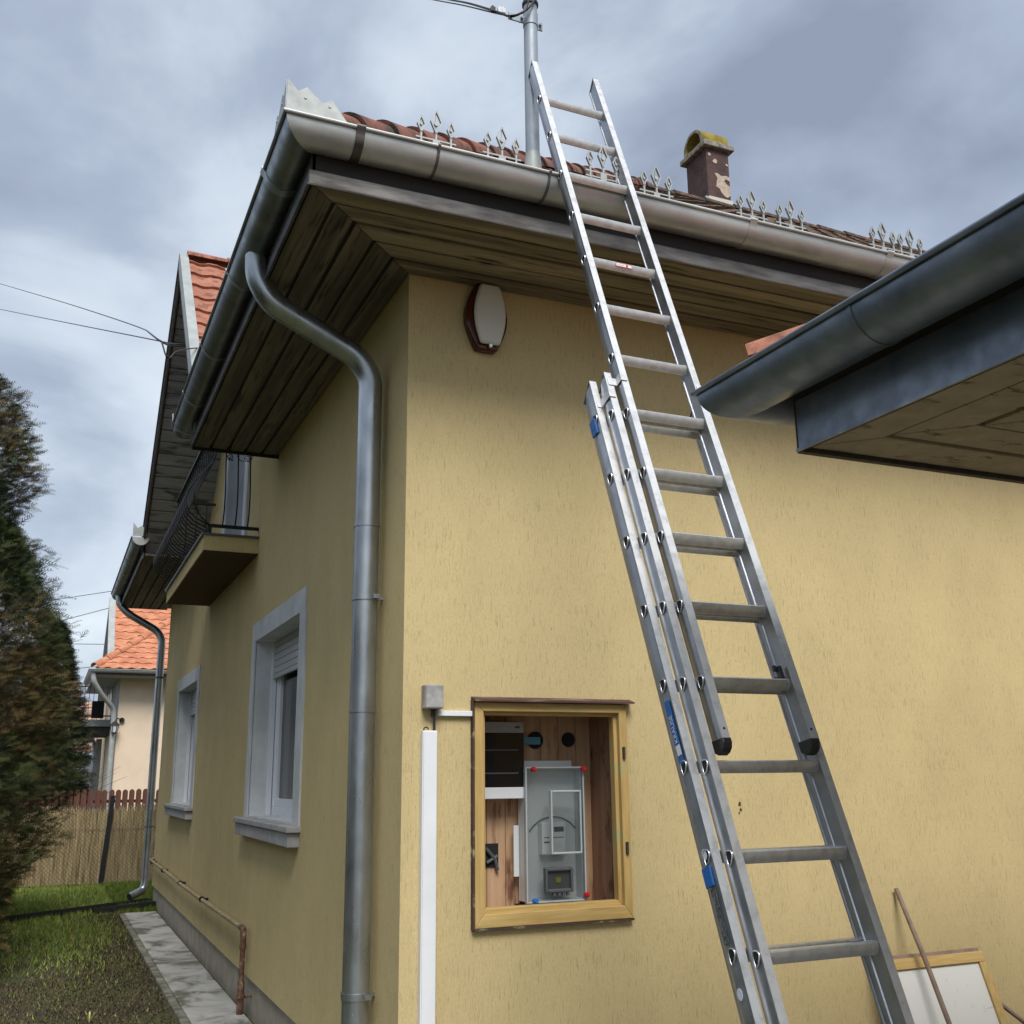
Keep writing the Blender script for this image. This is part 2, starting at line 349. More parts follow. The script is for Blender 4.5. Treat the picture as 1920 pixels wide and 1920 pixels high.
# ------------------------------------------------------------------ ground, path
mb = MB(); n_ = 80
random.seed(3)
g = MB().add([(-300, -300, 0), (300, -300, 0), (300, 300, 0), (-300, 300, 0)], [(0, 1, 2, 3)])
tag(g.build('ground', 'grass_ground'), kind='structure')
tag(MB().box(-.42, 14, -12, -.02, -.1, .02).build('added_paving', 'paving'), kind='structure')  # unseen paving added to bounce light up to the soffits
pm = MB(); y = -.0
ys = [0, 1.25, 2.5, 3.8, 5.1, 6.4, 7.7, 8.9, 9.75]
for a, b_ in zip(ys, ys[1:]): pm.box(-.385, -.022, a+.006, b_-.006, -.05, .04)
tag(pm.build('path', 'concrete', bevel=.006), kind='structure')
tag(MB().box(-.445, -.386, 0, 9.75, -.05, .034).build('path_edging', 'concrete_edge', bevel=.008), kind='structure')

# ------------------------------------------------------------------ the yellow house
ZS = 3.98           # soffit height
TP = math.tan(R(36))
house = thing('house', (5, 5, 0), 'yellow rendered house with wooden eaves, zinc gutters and a balcony on its side', 'house')
w = MB()
cx0, cx1, cz0, cz1 = .352, 1.085, .985, 1.895      # cabinet opening in the front wall
w.add([(0, 0, .26), (cx0, 0, .26), (cx0, 0, 4.3), (0, 0, 4.3)], [(0, 1, 2, 3)])
w.add([(cx1, 0, .26), (12, 0, .26), (12, 0, 4.3), (cx1, 0, 4.3)], [(0, 1, 2, 3)])
w.add([(cx0, 0, .26), (cx1, 0, .26), (cx1, 0, cz0), (cx0, 0, cz0)], [(0, 1, 2, 3)])
w.add([(cx0, 0, cz1), (cx1, 0, cz1), (cx1, 0, 4.3), (cx0, 0, 4.3)], [(0, 1, 2, 3)])
W1 = (2.16, 3.76, 1.33, 2.63); W2 = (7.21, 8.94, 1.33, 2.63)
def wall_x(x, y0, y1, z0, z1, hole=None):
    if not hole: w.add([(x, y0, z0), (x, y0, z1), (x, y1, z1), (x, y1, z0)], [(0, 1, 2, 3)]); return
    a, b_, c_, d = hole
    wall_x(x, y0, a, z0, z1); wall_x(x, b_, y1, z0, z1); wall_x(x, a, b_, z0, c_); wall_x(x, a, b_, d, z1)
wall_x(0, 0, 3.875, .26, 4.3, W1); wall_x(.0015, 3.875, 6.87, .26, 4.3); wall_x(0, 6.87, 10.72, .26, 4.3, W2)
w.add([(0, 3.875, .26), (.0015, 3.875, .26), (.0015, 3.875, 4.3), (0, 3.875, 4.3)], [(0, 1, 2, 3)])
w.add([(0, 6.87, .26), (.0015, 6.87, .26), (.0015, 6.87, 4.3), (0, 6.87, 4.3)], [(0, 1, 2, 3)])
w.add([(0, 10.72, .26), (8, 10.72, .26), (8, 10.72, 4.3), (0, 10.72, 4.3)], [(0, 1, 2, 3)])
# gable triangle above the side wall
w.add([(.022, 3.03, 4.3), (.022, 7.55, 4.3), (.022, 5.29, 6.47)], [(0, 1, 2)])
w.add([(0, 0, .26), (0, 10.72, .26), (.03, 10.72, .26), (.03, 0, .26)], [(0, 1, 2, 3)])
w.add([(0, 0, .26), (0, .03, .26), (12, .03, .26), (12, 0, .26)], [(0, 1, 2, 3)])
w.build('wall', 'wall_yellow', house)
p = MB().box(.02, 12, .02, 10.7, -.1, .262)
p.build('plinth', 'plinth_grey', house)

# soffit boards (mitred at the corner)
def soffit_boards(nb=5, out=.63, y_end=12.6, x_side=3.2):
    fr_, lf_ = MB(), MB(); bw = out/nb; g_ = .019
    for i in range(nb):
        a, b_ = -out+i*bw+g_/2, -out+(i+1)*bw-g_/2
        dz = .004*(i % 2)
        fr_.prism([(a+.003, a, ZS+dz), (12, a, ZS+dz), (12, b_, ZS+dz), (b_+.003, b_, ZS+dz)], (0, 0, .018))
        lf_.prism([(a, a+.003, ZS+dz), (b_, b_+.003, ZS+dz), (b_, x_side, ZS+dz), (a, x_side, ZS+dz)], (0, 0, .018))
        lf2.prism([(a, 7.4, ZS+dz), (b_, 7.4, ZS+dz), (b_, 11.3, ZS+dz), (a, 11.3, ZS+dz)], (0, 0, .018))
    return fr_, lf_
lf2 = MB(); fr_, lf_ = soffit_boards()
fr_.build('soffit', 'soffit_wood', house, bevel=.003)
lf_.build('soffit', 'soffit_wood_shaded', house, bevel=.003)
lf2.build('soffit', 'soffit_wood_shaded', house, bevel=.003)
for q_ in ((-.625, 12, -.625, .05), (-.625, .05, .051, 3.19), (-.625, .05, 7.41, 11.29)): MB().box(*q_, ZS+.022, ZS+.03).build('soffit_backing', 'dark_board', house)
# fascia: board with the gutter's shade put into its colour, and zinc strip
f = MB().box(-.625, 12, -.632, -.612, ZS+.03, ZS+.2); f.box(-.632, -.612, -.632, 3.2, ZS+.03, ZS+.2)
MB().box(-.632, -.612, 7.55, 11.3, ZS+.03, ZS+.2).box(-.61, .0, 11.28, 11.3, ZS, ZS+.2).build('fascia', 'fascia_shaded', house)
f.box(-.632, .03, 3.2, 3.22, ZS-.02, ZS+.22)
f.build('fascia', 'fascia_shaded', house)
zs = MB()
prof = [(-.002, -.012), (.012, -.018), (.014, -.012), (.004, -.004), (.004, .055), (-.002, .055)]
zs.sweep(prof, (-.634, -.634, ZS), (12, -.634, ZS), (0, -1, 0), (0, 0, 1), end0=lambda a, b_: -a)
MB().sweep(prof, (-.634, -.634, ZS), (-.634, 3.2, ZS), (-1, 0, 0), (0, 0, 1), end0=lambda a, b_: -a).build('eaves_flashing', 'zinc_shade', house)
zs.build('eaves_flashing', 'zinc_strip', house)
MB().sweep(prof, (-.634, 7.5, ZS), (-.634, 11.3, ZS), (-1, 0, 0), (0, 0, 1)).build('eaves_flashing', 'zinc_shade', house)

# gutters
def gutter(parent, A, B, outd, r=.088, matn='zinc_gutter', m0=None, m1=None, name='gutter', cap0=False, cap1=False):
    """half round gutter along A->B (centre line at rim height); outd = outward unit vector; m0/m1 = mitre sign"""
    A, B, outd = Vector(A), Vector(B), Vector(outd); d = (B-A).normalized(); zz = Vector((0, 0, 1))
    prof = []
    for i in range(19):
        a = math.pi*i/18; prof.append((math.cos(a)*r, -math.sin(a)*r))
    bead = [(r+.006+.008*math.cos(t), .002+.008*math.sin(t)) for t in [math.pi*k/5 for k in range(-3, 6)]]
    outer = bead[::-1] + prof + [(-r, .03)]
    inner = [(-r+.003, .03)]+[(a*.965, b_*.965) for a, b_ in prof[::-1]]
    pr = outer+inner
    mb = MB(); n = len(pr)
    e0 = (lambda a, b_: m0*a) if m0 is not None else None; e1 = (lambda a, b_: m1*a) if m1 is not None else None
    mb.sweep(pr, A, B, outd, zz, end0=e0, end1=e1)
    for c, P in ((cap0, A), (cap1, B)):
        if c: mb.prism([P+outd*a*1.02+zz*b_*1.02 for a, b_ in prof], d*.004*(1 if c is True else c))
    o = mb.build(name, matn, parent, smooth=35)
    return o
GO = .677; GZ = 4.19; GR = .088
gf = gutter(house, (-GO, -GO, GZ), (12, -GO, GZ), (0, -1, 0), m0=-1)
gl_ = gutter(house, (-GO, -GO, GZ), (-GO, 3.42, GZ), (-1, 0, 0), m0=-1, cap1=True, matn='zinc_gutter_shaded')
gf2 = gutter(house, (-GO, 7.45, GZ), (-GO, 11.42, GZ), (-1, 0, 0), cap0=True, cap1=True, matn='zinc_gutter_shaded')
def gutter_band(parent, pos, along, outd, name, wdt, matn, r=GR, gz=GZ, go=GO, strap=True):
    """seam or bracket strap round the gutter"""
    mb = MB(); a_ = Vector(along); o_ = Vector(outd); P = Vector(pos)
    pr = []
    for i in range(19):
        a = math.pi*i/18; pr.append((math.cos(a), -math.sin(a)))
    rr = r+.0035; outer = [(x*rr, y_*rr) for x, y_ in pr]
    if strap: outer = [(rr+.012, .012), (rr+.014, .004)] + [(rr+.010, -.004)] + outer[1:]
    inner = [(x*(r-.001), y_*(r-.001)) for x, y_ in pr[::-1]]
    mb.sweep(outer+inner, P-a_*wdt/2, P+a_*wdt/2, o_, (0, 0, 1))
    return mb.build(name, matn, parent, smooth=35)
for x, wd, st in ((-.46, .038, True), (.40, .012, False), (-.12, .012, False), (1.49, .04, True), (2.34, .04, True), (3.3, .04, True), (4.3, .04, True)):
    gutter_band(gf, (x, -GO, GZ), (1, 0, 0), (0, -1, 0), 'bracket' if st else 'seam', wd, 'zinc_strip' if x < 0 else ('zinc_gutter' if st else 'grey_dark'))
for y_, wd, st in ((-.30, .05, True), (.72, .022, True), (1.75, .022, True), (2.65, .022, True), (3.3, .02, True)):
    gutter_band(gl_, (-GO, y_, GZ), (0, 1, 0), (-1, 0, 0), 'bracket', wd, 'zinc_dull')
for y_ in (7.6, 8.6, 9.4, 10.1, 10.7): gutter_band(gf2, (-GO, y_, GZ), (0, 1, 0), (-1, 0, 0), 'bracket', .02, 'zinc_dull')
# pointed zinc crown plates at gutter corners and ends
def crown(parent, P, a_, pts, t=.003, nrm=(0, -1, 0), name='corner_crown'):
    P, a_, nv = Vector(P), Vector(a_), Vector(nrm)
    mb = MB(); mb.prism([P+a_*x+Vector((0, 0, 1))*z for x, z in pts], nv*t)
    for x, z in ((.075, .075), (.175, .06)):
        if len(pts) > 6: mb.tube([P+a_*x+Vector((0, 0, z)), P+a_*x+Vector((0, 0, z))+nv*.006], .006, 8)
    return mb.build(name, 'zinc_light', parent)
zz_ = [(0, 0), (.25, 0), (.245, .012), (.185, .092), (.145, .068), (.08, .125), (.045, .098), (.002, .145)]
crown(gf, (-.768, -.768, GZ+.004), (1, 0, 0), zz_)
crown(gl_, (-.768, -.764, GZ+.004), (0, 1, 0), zz_, nrm=(-1, 0, 0))
crown(gl_, (-.768, 3.36, GZ-.02), (0, 1, 0), [(0, 0), (.07, 0), (.07, .12), (.045, .08), (.02, .11)], nrm=(-1, 0, 0))
endc = [(-.088, 0), (.088, 0), (.09, .12), (.05, .085), (0, .12), (-.04, .09), (-.088, .15)]
crown(gf2, (-GO, 7.44, GZ+.01), (1, 0, 0), endc, name='end_crown')
mb = MB(); mb.prism([(-GO+math.cos(a)*.089, 7.443, GZ-math.sin(a)*.089) for a in [math.pi*k/16 for k in range(17)]], (0, -.004, 0)); mb.build('end_cap', 'zinc_light', gf2)

# roof surfaces with real tiles
def tiles(org, u, v, W_, Hh, tw=.21, rh=.31, wave=.012, lip=.024, sag=.014, clip=None, seed=1, scallop=0., nper=6):
    """rows of tiles on the plane org+u*s+v*t; returns MB"""
    org, u, v = Vector(org), Vector(u).normalized(), Vector(v).normalized(); nv = u.cross(v)
    if nv.z < 0: nv = -nv
    rnd = random.Random(seed); mb = MB(); rows = int(math.ceil(Hh/rh))
    for r_ in range(rows):
        t0, t1 = r_*rh, min((r_+1)*rh+.05, Hh+.02); o_ = (r_ % 2)*tw/2 if scallop else 0
        jit = [rnd.uniform(-.004, .004) for _ in range(int(W_/tw)+3)]; hj = [rnd.uniform(0, .005) for _ in jit]
        s0, s1 = clip(t0) if clip else (0, W_)
        q0, q1 = clip(min(t1, Hh)) if clip else (0, W_)
        if s1 - s0 < .05: continue
        ks = []
        k0 = int(math.floor((s0-o_)/tw)); 
        s = k0*tw+o_
        while s < s1:
            for q in range(nper): ks.append((s+tw*q/nper, q/nper, int((s+tw)/tw)))
            s += tw
        ks = [(max(s0, a), b_, c_) for a, b_, c_ in ks if a+tw/nper > s0 and a <= s1]
        if len(ks) < 2: continue
        ks.append((s1, ks[-1][1], ks[-1][2]))
        vs = []
        for (a, ph, idx) in ks:
            hh = wave*math.cos(2*math.pi*ph); idx = idx % len(jit)
            if scallop: dn = -scallop*math.sin(math.pi*ph)
            else: dn = jit[idx]+(-.010*math.cos(2*math.pi*ph))
            if ph == 0: hh -= .006
            b0 = org+u*a+v*(t0+dn)+nv*(lip+hh+hj[idx]); b1 = org+u*max(q0, min(q1, a))+v*t1+nv*(hh*.9+.004)
            vs += [b0-nv*lip*1.0, b0, b1]
        n = len(vs); fs = []
        for i in range(len(ks)-1):
            k = i*3; fs += [(k, k+3, k+4, k+1), (k+1, k+4, k+5, k+2)]
        if clip:      # keep the lips on the plane where a row meets the hip
            pass
        mb.add(vs, fs)
    return mb
roof = MB()
D = 4.2; RX = -.70+D; RZ = 4.18+TP*D
roof.add([(-.70, -.70, 4.16), (12.5, -.70, 4.16), (12.5, RX, RZ-.02), (RX, RX, RZ-.02)], [(0, 1, 2, 3)])
roof.add([(12.5, RX, RZ-.02), (12.5, 8, 4.2), (RX+4.4, 8, 4.2), (RX, RX, RZ-.02)], [(0, 1, 2, 3)])
roof.add([(-.70, -.70, 4.16), (RX, RX, RZ-.02), (RX, 7.1, RZ-.02), (.8, 7.1, 5.25), (.8, 3.5, 5.25), (-.7, 2.9, 4.16)], [(0, 1, 2, 3, 4, 5)])
roof.add([(-.7, 7.6, 4.16), (.9, 7.2, 5.3), (RX, 7.1, RZ-.02), (-.70, 11.35, 4.16)], [(0, 1, 2, 3)])
roof.add([(-.70, 11.35, 4.16), (RX, 7.1, RZ-.02), (RX+4.3, 11.35, 4.16)], [(0, 1, 2)])
roofo = roof.build('roof', 'tile_old', house)
vdir = Vector((0, 1, TP)).normalized(); hh_ = D/math.cos(R(36))
cl = lambda t: (max(0, t*math.cos(R(36))), 12.5)
tiles((-.70, -.70, 4.185), (1, 0, 0), vdir, 12.5, hh_, tw=.2, rh=.30, clip=cl, seed=4).build('roof_tiles', 'tile_old', roofo, smooth=50)
vd2 = Vector((1, 0, TP)).normalized()
tiles((-.70, 3.05, 4.185), (0, -1, 0), vd2, 3.7, hh_, tw=.2, rh=.30, clip=lambda t: (0, 3.75-t*math.cos(R(36))), seed=5).build('roof_tiles', 'tile_old', roofo, smooth=50)
# hip ridge tiles and ridge tiles (barrel, overlapping)
def ridge(A, B, step=.36, r=.085, matn='tile_hip', name='ridge_tiles', parent=None, flat=1.):
    A, B = Vector(A), Vector(B); d = (B-A); L_ = d.length; d.normalize(); side = d.cross(Vector((0, 0, 1))).normalized(); u_ = side.cross(d)
    mb = MB(); k = int(L_/step)+1
    for i in range(k):
        P0 = A+d*i*step; P1 = A+d*((i+1)*step+.05); r0, r1 = r*1.16, r*.9
        ring = lambda P, rr: [P+side*rr*math.cos(math.pi*j/12)+u_*rr*flat*math.sin(math.pi*j/12) for j in range(13)]
        a = ring(P0, r0); b_ = ring(P1, r1); ai = ring(P0, r0-.016); 
        mb.add(a+b_+ai, [(j, j+1, j+14, j+13) for j in range(12)]+[(j, j+26, j+27, j+1) for j in range(12)])
        ai2 = ring(P0+d*.2, r1-.01); mb.add(ai+ai2, [(j, j+1, j+14, j+13) for j in range(12)])
    return mb.build(name, matn, parent, smooth=40)
hd = Vector((1, 1, TP)); 
ridge(Vector((-.64, -.64, 4.225)), Vector((RX, RX, 4.185+TP*D)), step=.34, r=.085, parent=roofo)
ridge((RX, RX, RZ+.0), (12.4, RX, RZ+.0), step=.36, r=.06, matn='tile_old', parent=roofo, name='ridge_tiles')
# chimney
ch = MB(); CX0, CX1, CY0, CY1 = 4.30, 4.575, 3.5, 3.87; CZ = RZ-.3
ch.box(CX0, CX1, CY0, CY1, CZ, 7.905)
cho = ch.build('chimney', 'plaster_dark', roofo, bevel=.006)
mb = MB(); mb.box(CX0-.05, CX1+.05, CY0-.05, CY1+.05, 7.905, 7.965); mb.build('chimney_slab', 'cap_concrete', cho, bevel=.01)
mb = MB(); mid = (CX0+CX1)/2; ymid = (CY0+CY1)/2
# barrel vault cap open toward -x: vault axis along x
pr = [(math.cos(math.pi*k/14)*.17, math.sin(math.pi*k/14)*.17+.05) for k in range(15)]; pri = [(a*.82, (b_-.05)*.82+.05) for a, b_ in pr[::-1]]
sec = [(.17, 0)]+pr+[(-.17, 0)]+[(-.139, 0)]+pri+[(.139, 0)]
mb.sweep(sec, (CX0-.03, ymid, 7.966), (CX1+.02, ymid, 7.966), (0, 1, 0), (0, 0, 1)); mb.build('chimney_cowl', 'cap_lichen', cho, smooth=40)
mb = MB(); mb.box(CX0-.028, CX1, ymid-.16, ymid-.169, 7.967, 8.02); 
mb.prism([(CX0-.033, ymid+a, 7.966+b_) for a, b_ in sec[:17]]+[(CX0-.033, ymid+a, 7.966+b_) for a, b_ in sec[17:]], (.002, 0, 0)); mb.build('cowl_rim', 'cap_concrete', cho)
# patches where the dark plaster has fallen off
rnd = random.Random(11)
def blob(cx, cz, rx, rz, n=26, rough=.28, sd=1):
    r_ = random.Random(sd); return [(cx+rx*math.cos(2*math.pi*i/n)*(1+r_.uniform(-rough, rough)), cz+rz*math.sin(2*math.pi*i/n)*(1+r_.uniform(-rough, rough))) for i in range(n)]
mb = MB()
big_ = [(4.385,7.62),(4.42,7.63),(4.47,7.605),(4.53,7.62),(4.571,7.61),(4.571,7.565),(4.52,7.578),(4.50,7.55),(4.53,7.52),(4.571,7.50),(4.571,7.40),(4.53,7.365),(4.50,7.375),(4.46,7.41),(4.44,7.45),(4.40,7.47),(4.408,7.53),(4.42,7.57)]
for a in (big_, blob(4.40, 7.76, .026, .026, 8, sd=5), blob(4.335, 7.83, .018, .018, 7, sd=6), blob(4.545, 7.75, .018, .016, 7, sd=7)):
    mb.prism([(x, CY0-.001, z) for x, z in a], (0, -.004, 0))
mb.build('bare_plaster', 'plaster_base', cho)
mb = MB(); mb.box(CX0-.005, CX1+.012, CY0-.016, CY0-.006, 7.24, 7.335); mb.box(CX1+.004, CX1+.012, CY0-.005, CY1, 7.2, 7.335)
mb.build('flashing', 'flashing', cho)
mb = MB(); mb.box(CX0-.045, CX0-.005, CY0-.016, CY0+.04, 7.24, 7.325); mb.build('flashing', 'flashing_grey', cho)

# snow guards on the front eaves
def guard_mb(cx, sd=0):
    mb = MB(); y0 = -.70; zb = 4.232; t = .006
    def dia(x, zb_, zt, hw, wz):
        # diamond frame with a spine and a small boss
        pts = [Vector((x, y0, zb_)), Vector((x+hw, y0, wz)), Vector((x, y0, zt)), Vector((x-hw, y0, wz))]
        for a, b_ in zip(pts, pts[1:]+pts[:1]):
            d = (b_-a).normalized(); s_ = Vector((-d.z, 0, d.x))*.0027
            mb.prism([a-s_, a+s_, b_+s_, b_-s_], (0, -.012, 0))
        mb.box(x-.0025, x+.0025, y0-.006, y0-.002, zb_, zt)
        mb.tube([(x, y0-.012, (zb_+wz)/2+.018), (x, y0, (zb_+wz)/2+.018)], .010 if zt-zb_ > .1 else .0065, 10)
    for k, (dx, zt, hw) in enumerate(((-.068, .132, .0165), (0, .172, .024), (.068, .132, .0165))):
        x = cx+dx; zb_ = zb+(.055 if k != 1 else .06); dia(x, zb_, zb+zt, hw, zb_+(zt-.055)*.5)
        mb.box(x-.004, x+.004, y0-.010, y0-.002, zb-.004, zb_+.004)
    for z in (zb, zb+.026): mb.box(cx-.092, cx+.092, y0-.008, y0-.003, z, z+.007)
    mb.box(cx-.016, cx+.016, y0-.0105, y0-.0015, zb-.02, zb+.03)
    return mb
gx = [-.112, .197, .706, .99, 1.535, 1.77, 2.365, 2.553]
g0 = guard_mb(0).build('snow_guard', 'zinc_light', roofo)
for i, x in enumerate(gx):
    o = g0 if i == 0 else g0.copy()
    if i: COL.objects.link(o); o.parent = roofo
    o.location = (x, 0, .035 if i == 2 else 0)

# ------------------------------------------------------------------ gable over the balcony
AP = (5.29, 6.51); XR = -.63
gab = MB()
sl = math.hypot(1, 1)
ssf = Vector((0, 1, -1)).normalized(); snf = Vector((0, -1, 1)).normalized()
for sgn, foot in ((1, 7.56), (-1, 3.02)):
    L_ = abs(foot-AP[0])*math.sqrt(2); d = Vector((0, sgn, -1)).normalized(); nrm = Vector((0, sgn, 1)).normalized()
    k = int(L_/.142)
    pl = MB()
    for i in range(k+1):
        P = Vector((XR+.015, AP[0], AP[1]-.16))+d*(i*.142+.004)
        pl.obox(P, (.64, 0, 0), d*.128, nrm*.016)
    pl.obox(Vector((XR+.02, AP[0], AP[1]-.16))+nrm*.02, (.62, 0, 0), d*L_, nrm*.01)
    pl.build('gable_soffit', 'gable_planks', house, bevel=.003)
    # roof slab + barge board
    sb = MB(); P = Vector((XR, AP[0], AP[1]-.115))
    sb.prism([(XR, AP[0], AP[1]-.01), (XR, AP[0]+sgn*(L_/math.sqrt(2)+.02), AP[1]-.01-L_/math.sqrt(2)-.02), (XR, AP[0]+sgn*(L_/math.sqrt(2)), AP[1]-.11-L_/math.sqrt(2)), (XR, AP[0], AP[1]-.11)], (3.0, 0, 0))
    sb.build('gable_roof', 'tile_orange', house)
    bb = MB()
    def strip(x0, x1, za, zb_, name, mt):
        q = MB(); Lh = L_/math.sqrt(2)
        q.prism([(x0, AP[0], AP[1]+za), (x0, AP[0]+sgn*(Lh+.03), AP[1]+za-Lh-.03), (x0, AP[0]+sgn*(Lh+.03), AP[1]+zb_-Lh-.03), (x0, AP[0], AP[1]+zb_)], (x1-x0, 0, 0)); q.build(name, mt, house, bevel=.002)
    if sgn > 0:
        strip(XR-.02, XR+.0, -.005, -.19, 'barge_board', 'barge_wood'); strip(XR-.032, XR-.018, .06, -.02, 'verge_flashing', 'dark_board'); strip(XR-.026, XR-.021, -.14, -.165, 'verge_strip', 'zinc_strip')
    else:
        strip(XR-.02, XR+.0, -.0, -.20, 'barge_board', 'barge_wood'); strip(XR-.03, XR+.05, .075, -.1, 'verge_flashing', 'zinc_light')
Ln = (AP[0]-3.02)*math.sqrt(2)
tiles((XR+.05, 3.02, AP[1]-(AP[0]-3.02)), (1, 0, 0), (0, 1, 1), 3.0, Ln, tw=.23, rh=.31, wave=.014, lip=.03, seed=7).build('gable_tiles', 'tile_orange', house, smooth=50)
tiles((XR+.05, 7.56, AP[1]-(7.56-AP[0])), (1, 0, 0), (0, -1, 1), 3.0, Ln, tw=.23, rh=.31, wave=.014, lip=.03, seed=8).build('gable_tiles', 'tile_orange', house, smooth=50)
ridge((XR+.04, AP[0], AP[1]+.02), (2.6, AP[0], AP[1]+.02), step=.38, r=.08, matn='tile_orange', name='ridge_tiles', parent=house, flat=.8)

# ------------------------------------------------------------------ windows on the side
def window(y0, y1, z0, z1):
    # surround band
    b_ = .15; s_ = MB(); x = -.012
    wo = thing_part('window')
    s_.box(x, .004, y0-b_, y1+.13, z1, z1+.145); s_.box(x, .004, y0-b_-.03, y0, z0-.007, z1-.0005); s_.box(x, .004, y1, y1+.13, z0-.007, z1-.0005); s_.box(-.004, .2, y0, y1, z0-.007, z0+.004)
    # reveals
    s_.box(0, .2, y1, y1+.01, z0, z1-.0005); s_.box(0, .2, y0-.01, y0, z0, z1-.0005); s_.box(0.005, .2, y0, y1, z1, z1+.012)
    sur = s_.build('window', 'surround_grey', house)
    si = MB(); si.box(-.085, .2, y0-.2, y1+.15, z0-.045, z0-.008); si.build('sill', 'sill_stone', sur, bevel=.006)
    si = MB(); si.box(-.07, .01, y0-.17, y1+.14, z0-.13, z0-.047); si.build('sill', 'sill_stone', sur, bevel=.006)
    fx = .165
    f_ = MB(); fw_ = .065
    f_.box(fx, fx+.06, y0, y1, z0-.011, z0+fw_); f_.box(fx, fx+.06, y0, y0+fw_, z0+fw_, z1); f_.box(fx, fx+.06, y1-fw_, y1, z0+fw_, z1)
    ym = (y0+y1)/2; f_.box(fx, fx+.055, ym-.04, ym+.04, z0+fw_, z1)
    for a, b2 in ((y0+fw_, ym-.04), (ym+.04, y1-fw_)):
        f_.box(fx+.012, fx+.05, a, a+.055, z0+fw_+.001, z1-.2); f_.box(fx+.012, fx+.05, b2-.055, b2, z0+fw_+.001, z1-.2); f_.box(fx+.012, fx+.05, a+.055, b2-.055, z0+fw_, z0+fw_+.06)
    f_.build('frame', 'upvc', sur, bevel=.004)
    g = MB().box(fx+.035, fx+.04, y0+fw_, y1-fw_, z0+fw_, z1); g.build('pane', 'glass_dark', sur)
    c_ = MB().box(fx+.09, fx+.1, y0+.0, y1-.4, z0, z1); c_.build('curtain', 'room_dark', sur)
    # roller shutter, partly down, and its guide rails
    sh = MB(); zt = z1-.002
    for k in range(5): sh.box(fx-.030, fx-.018, y0+.02, y1-.02, zt-.05*(k+1)+.003, zt-.05*k-.0)
    sh.box(fx-.034, fx-.012, y0+.02, y1-.02, zt-.285, zt-.2505)
    sh.build('roller_shutter', 'upvc_dull', sur, bevel=.003)
    for a, b2 in ((y1-.028, y1-.001), (y0+.001, y0+.02)): MB().box(fx-.045, fx-.005, a, b2, z0+.005, z1-.001).build('guide_rail', 'upvc', sur)
    return sur
def thing_part(n): return None
window(*W1); window(*W2)

# ------------------------------------------------------------------ balcony
YB0, YB1, XB = 3.885, 6.7, -.43
bal = MB().box(XB, .03, YB0, YB1, 3.355, 3.475); balo = bal.build('balcony', 'wall_yellow', house)
mb = MB(); mb.box(XB-.02, .0, YB0-.02, YB1+.02, 3.476, 3.492); mb.build('drip_edge', 'grey_dark', balo)
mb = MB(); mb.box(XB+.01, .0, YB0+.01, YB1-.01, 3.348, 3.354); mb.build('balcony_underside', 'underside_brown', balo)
ZR0, ZR1 = 3.565, 4.42
rl = MB(); xr = -.385; yr = 3.93
rl.box(xr-.016, xr+.016, yr, YB1-.04, ZR0-.012, ZR0+.012); rl.box(xr, -.0, yr-.014, yr+.014, ZR0-.012, ZR0+.012); rl.box(xr, 0, YB1-.054, YB1-.026, ZR0-.012, ZR0+.012)
rl.box(xr-.02, xr+.02, yr, YB1-.04, ZR1, ZR1+.02); rl.box(xr, 0, yr-.02, yr+.02, ZR1, ZR1+.02); rl.box(xr, 0, YB1-.06, YB1-.02, ZR1, ZR1+.02)
for (a, b_) in ((xr, yr), (xr, YB1-.04), (xr, (yr+YB1)/2)): rl.box(a-.014, a+.014, b_-.014, b_+.014, 3.49, ZR0-.012)
railo = rl.build('railing', 'black_iron', balo)
def belly(bx, by, ox, oy, amp=.2):
    pts = []
    for k in range(17):
        t = k/16; z = ZR0+(ZR1-ZR0)*t
        s_ = math.sin(math.pi*(t/.62)**.72) if t < .62 else -.12*math.sin(math.pi*(t-.62)/.38)
        pts.append((bx+ox*amp*s_, by+oy*amp*s_, z))
    return pts
nb_ = 24
def bar(p_, r_=.0058): MB().tube(p_, r_, 6).build('baluster', 'black_iron', balo, smooth=60)
for k in range(nb_+1): bar(belly(xr, yr+(YB1-.04-yr)*k/nb_, -1, 0))
for k in (1, 2, 3): bar(belly(xr+k*.098, yr, -.0, -1, .06))
for k in (1, 2, 3): bar(belly(xr+k*.098, YB1-.04, -.0, 1, .06))
bar(belly(xr, yr, -.75, -.6, .2))
bm_ = MB()
# horizontal ties round the belly
for zt, am in ((.13, .185), (.30, .18)): bm_.tube([(xr-am, yr, ZR0+zt), (xr-am, YB1-.04, ZR0+zt)], .004, 5)
bm_.build('cross_tie', 'black_iron', railo, smooth=60)
# scrolls on the near side
sc_ = MB()
for cx_, sg in ((xr+.098+.026, 1), (-.088-.03, -1)):
    sp_ = []
    for k in range(30):
        t = k/29; a = t*3.4*math.pi; r_ = .03*(1-t*.8); sp_.append((cx_-sg*math.cos(a)*r_*.0+(-sg)*r_*math.cos(a), yr-.01, 4.15+r_*math.sin(a)*-1))
    sc_.tube(sp_, .0035, 5); sc_.tube(arc((cx_+sg*.03, yr-.01, 4.175), .055, math.pi if sg > 0 else 0, math.pi*1.5, 8, (1, 0, 0), (0, 0, 1)), .0035, 5)
sc_.build('scroll', 'black_iron', railo)
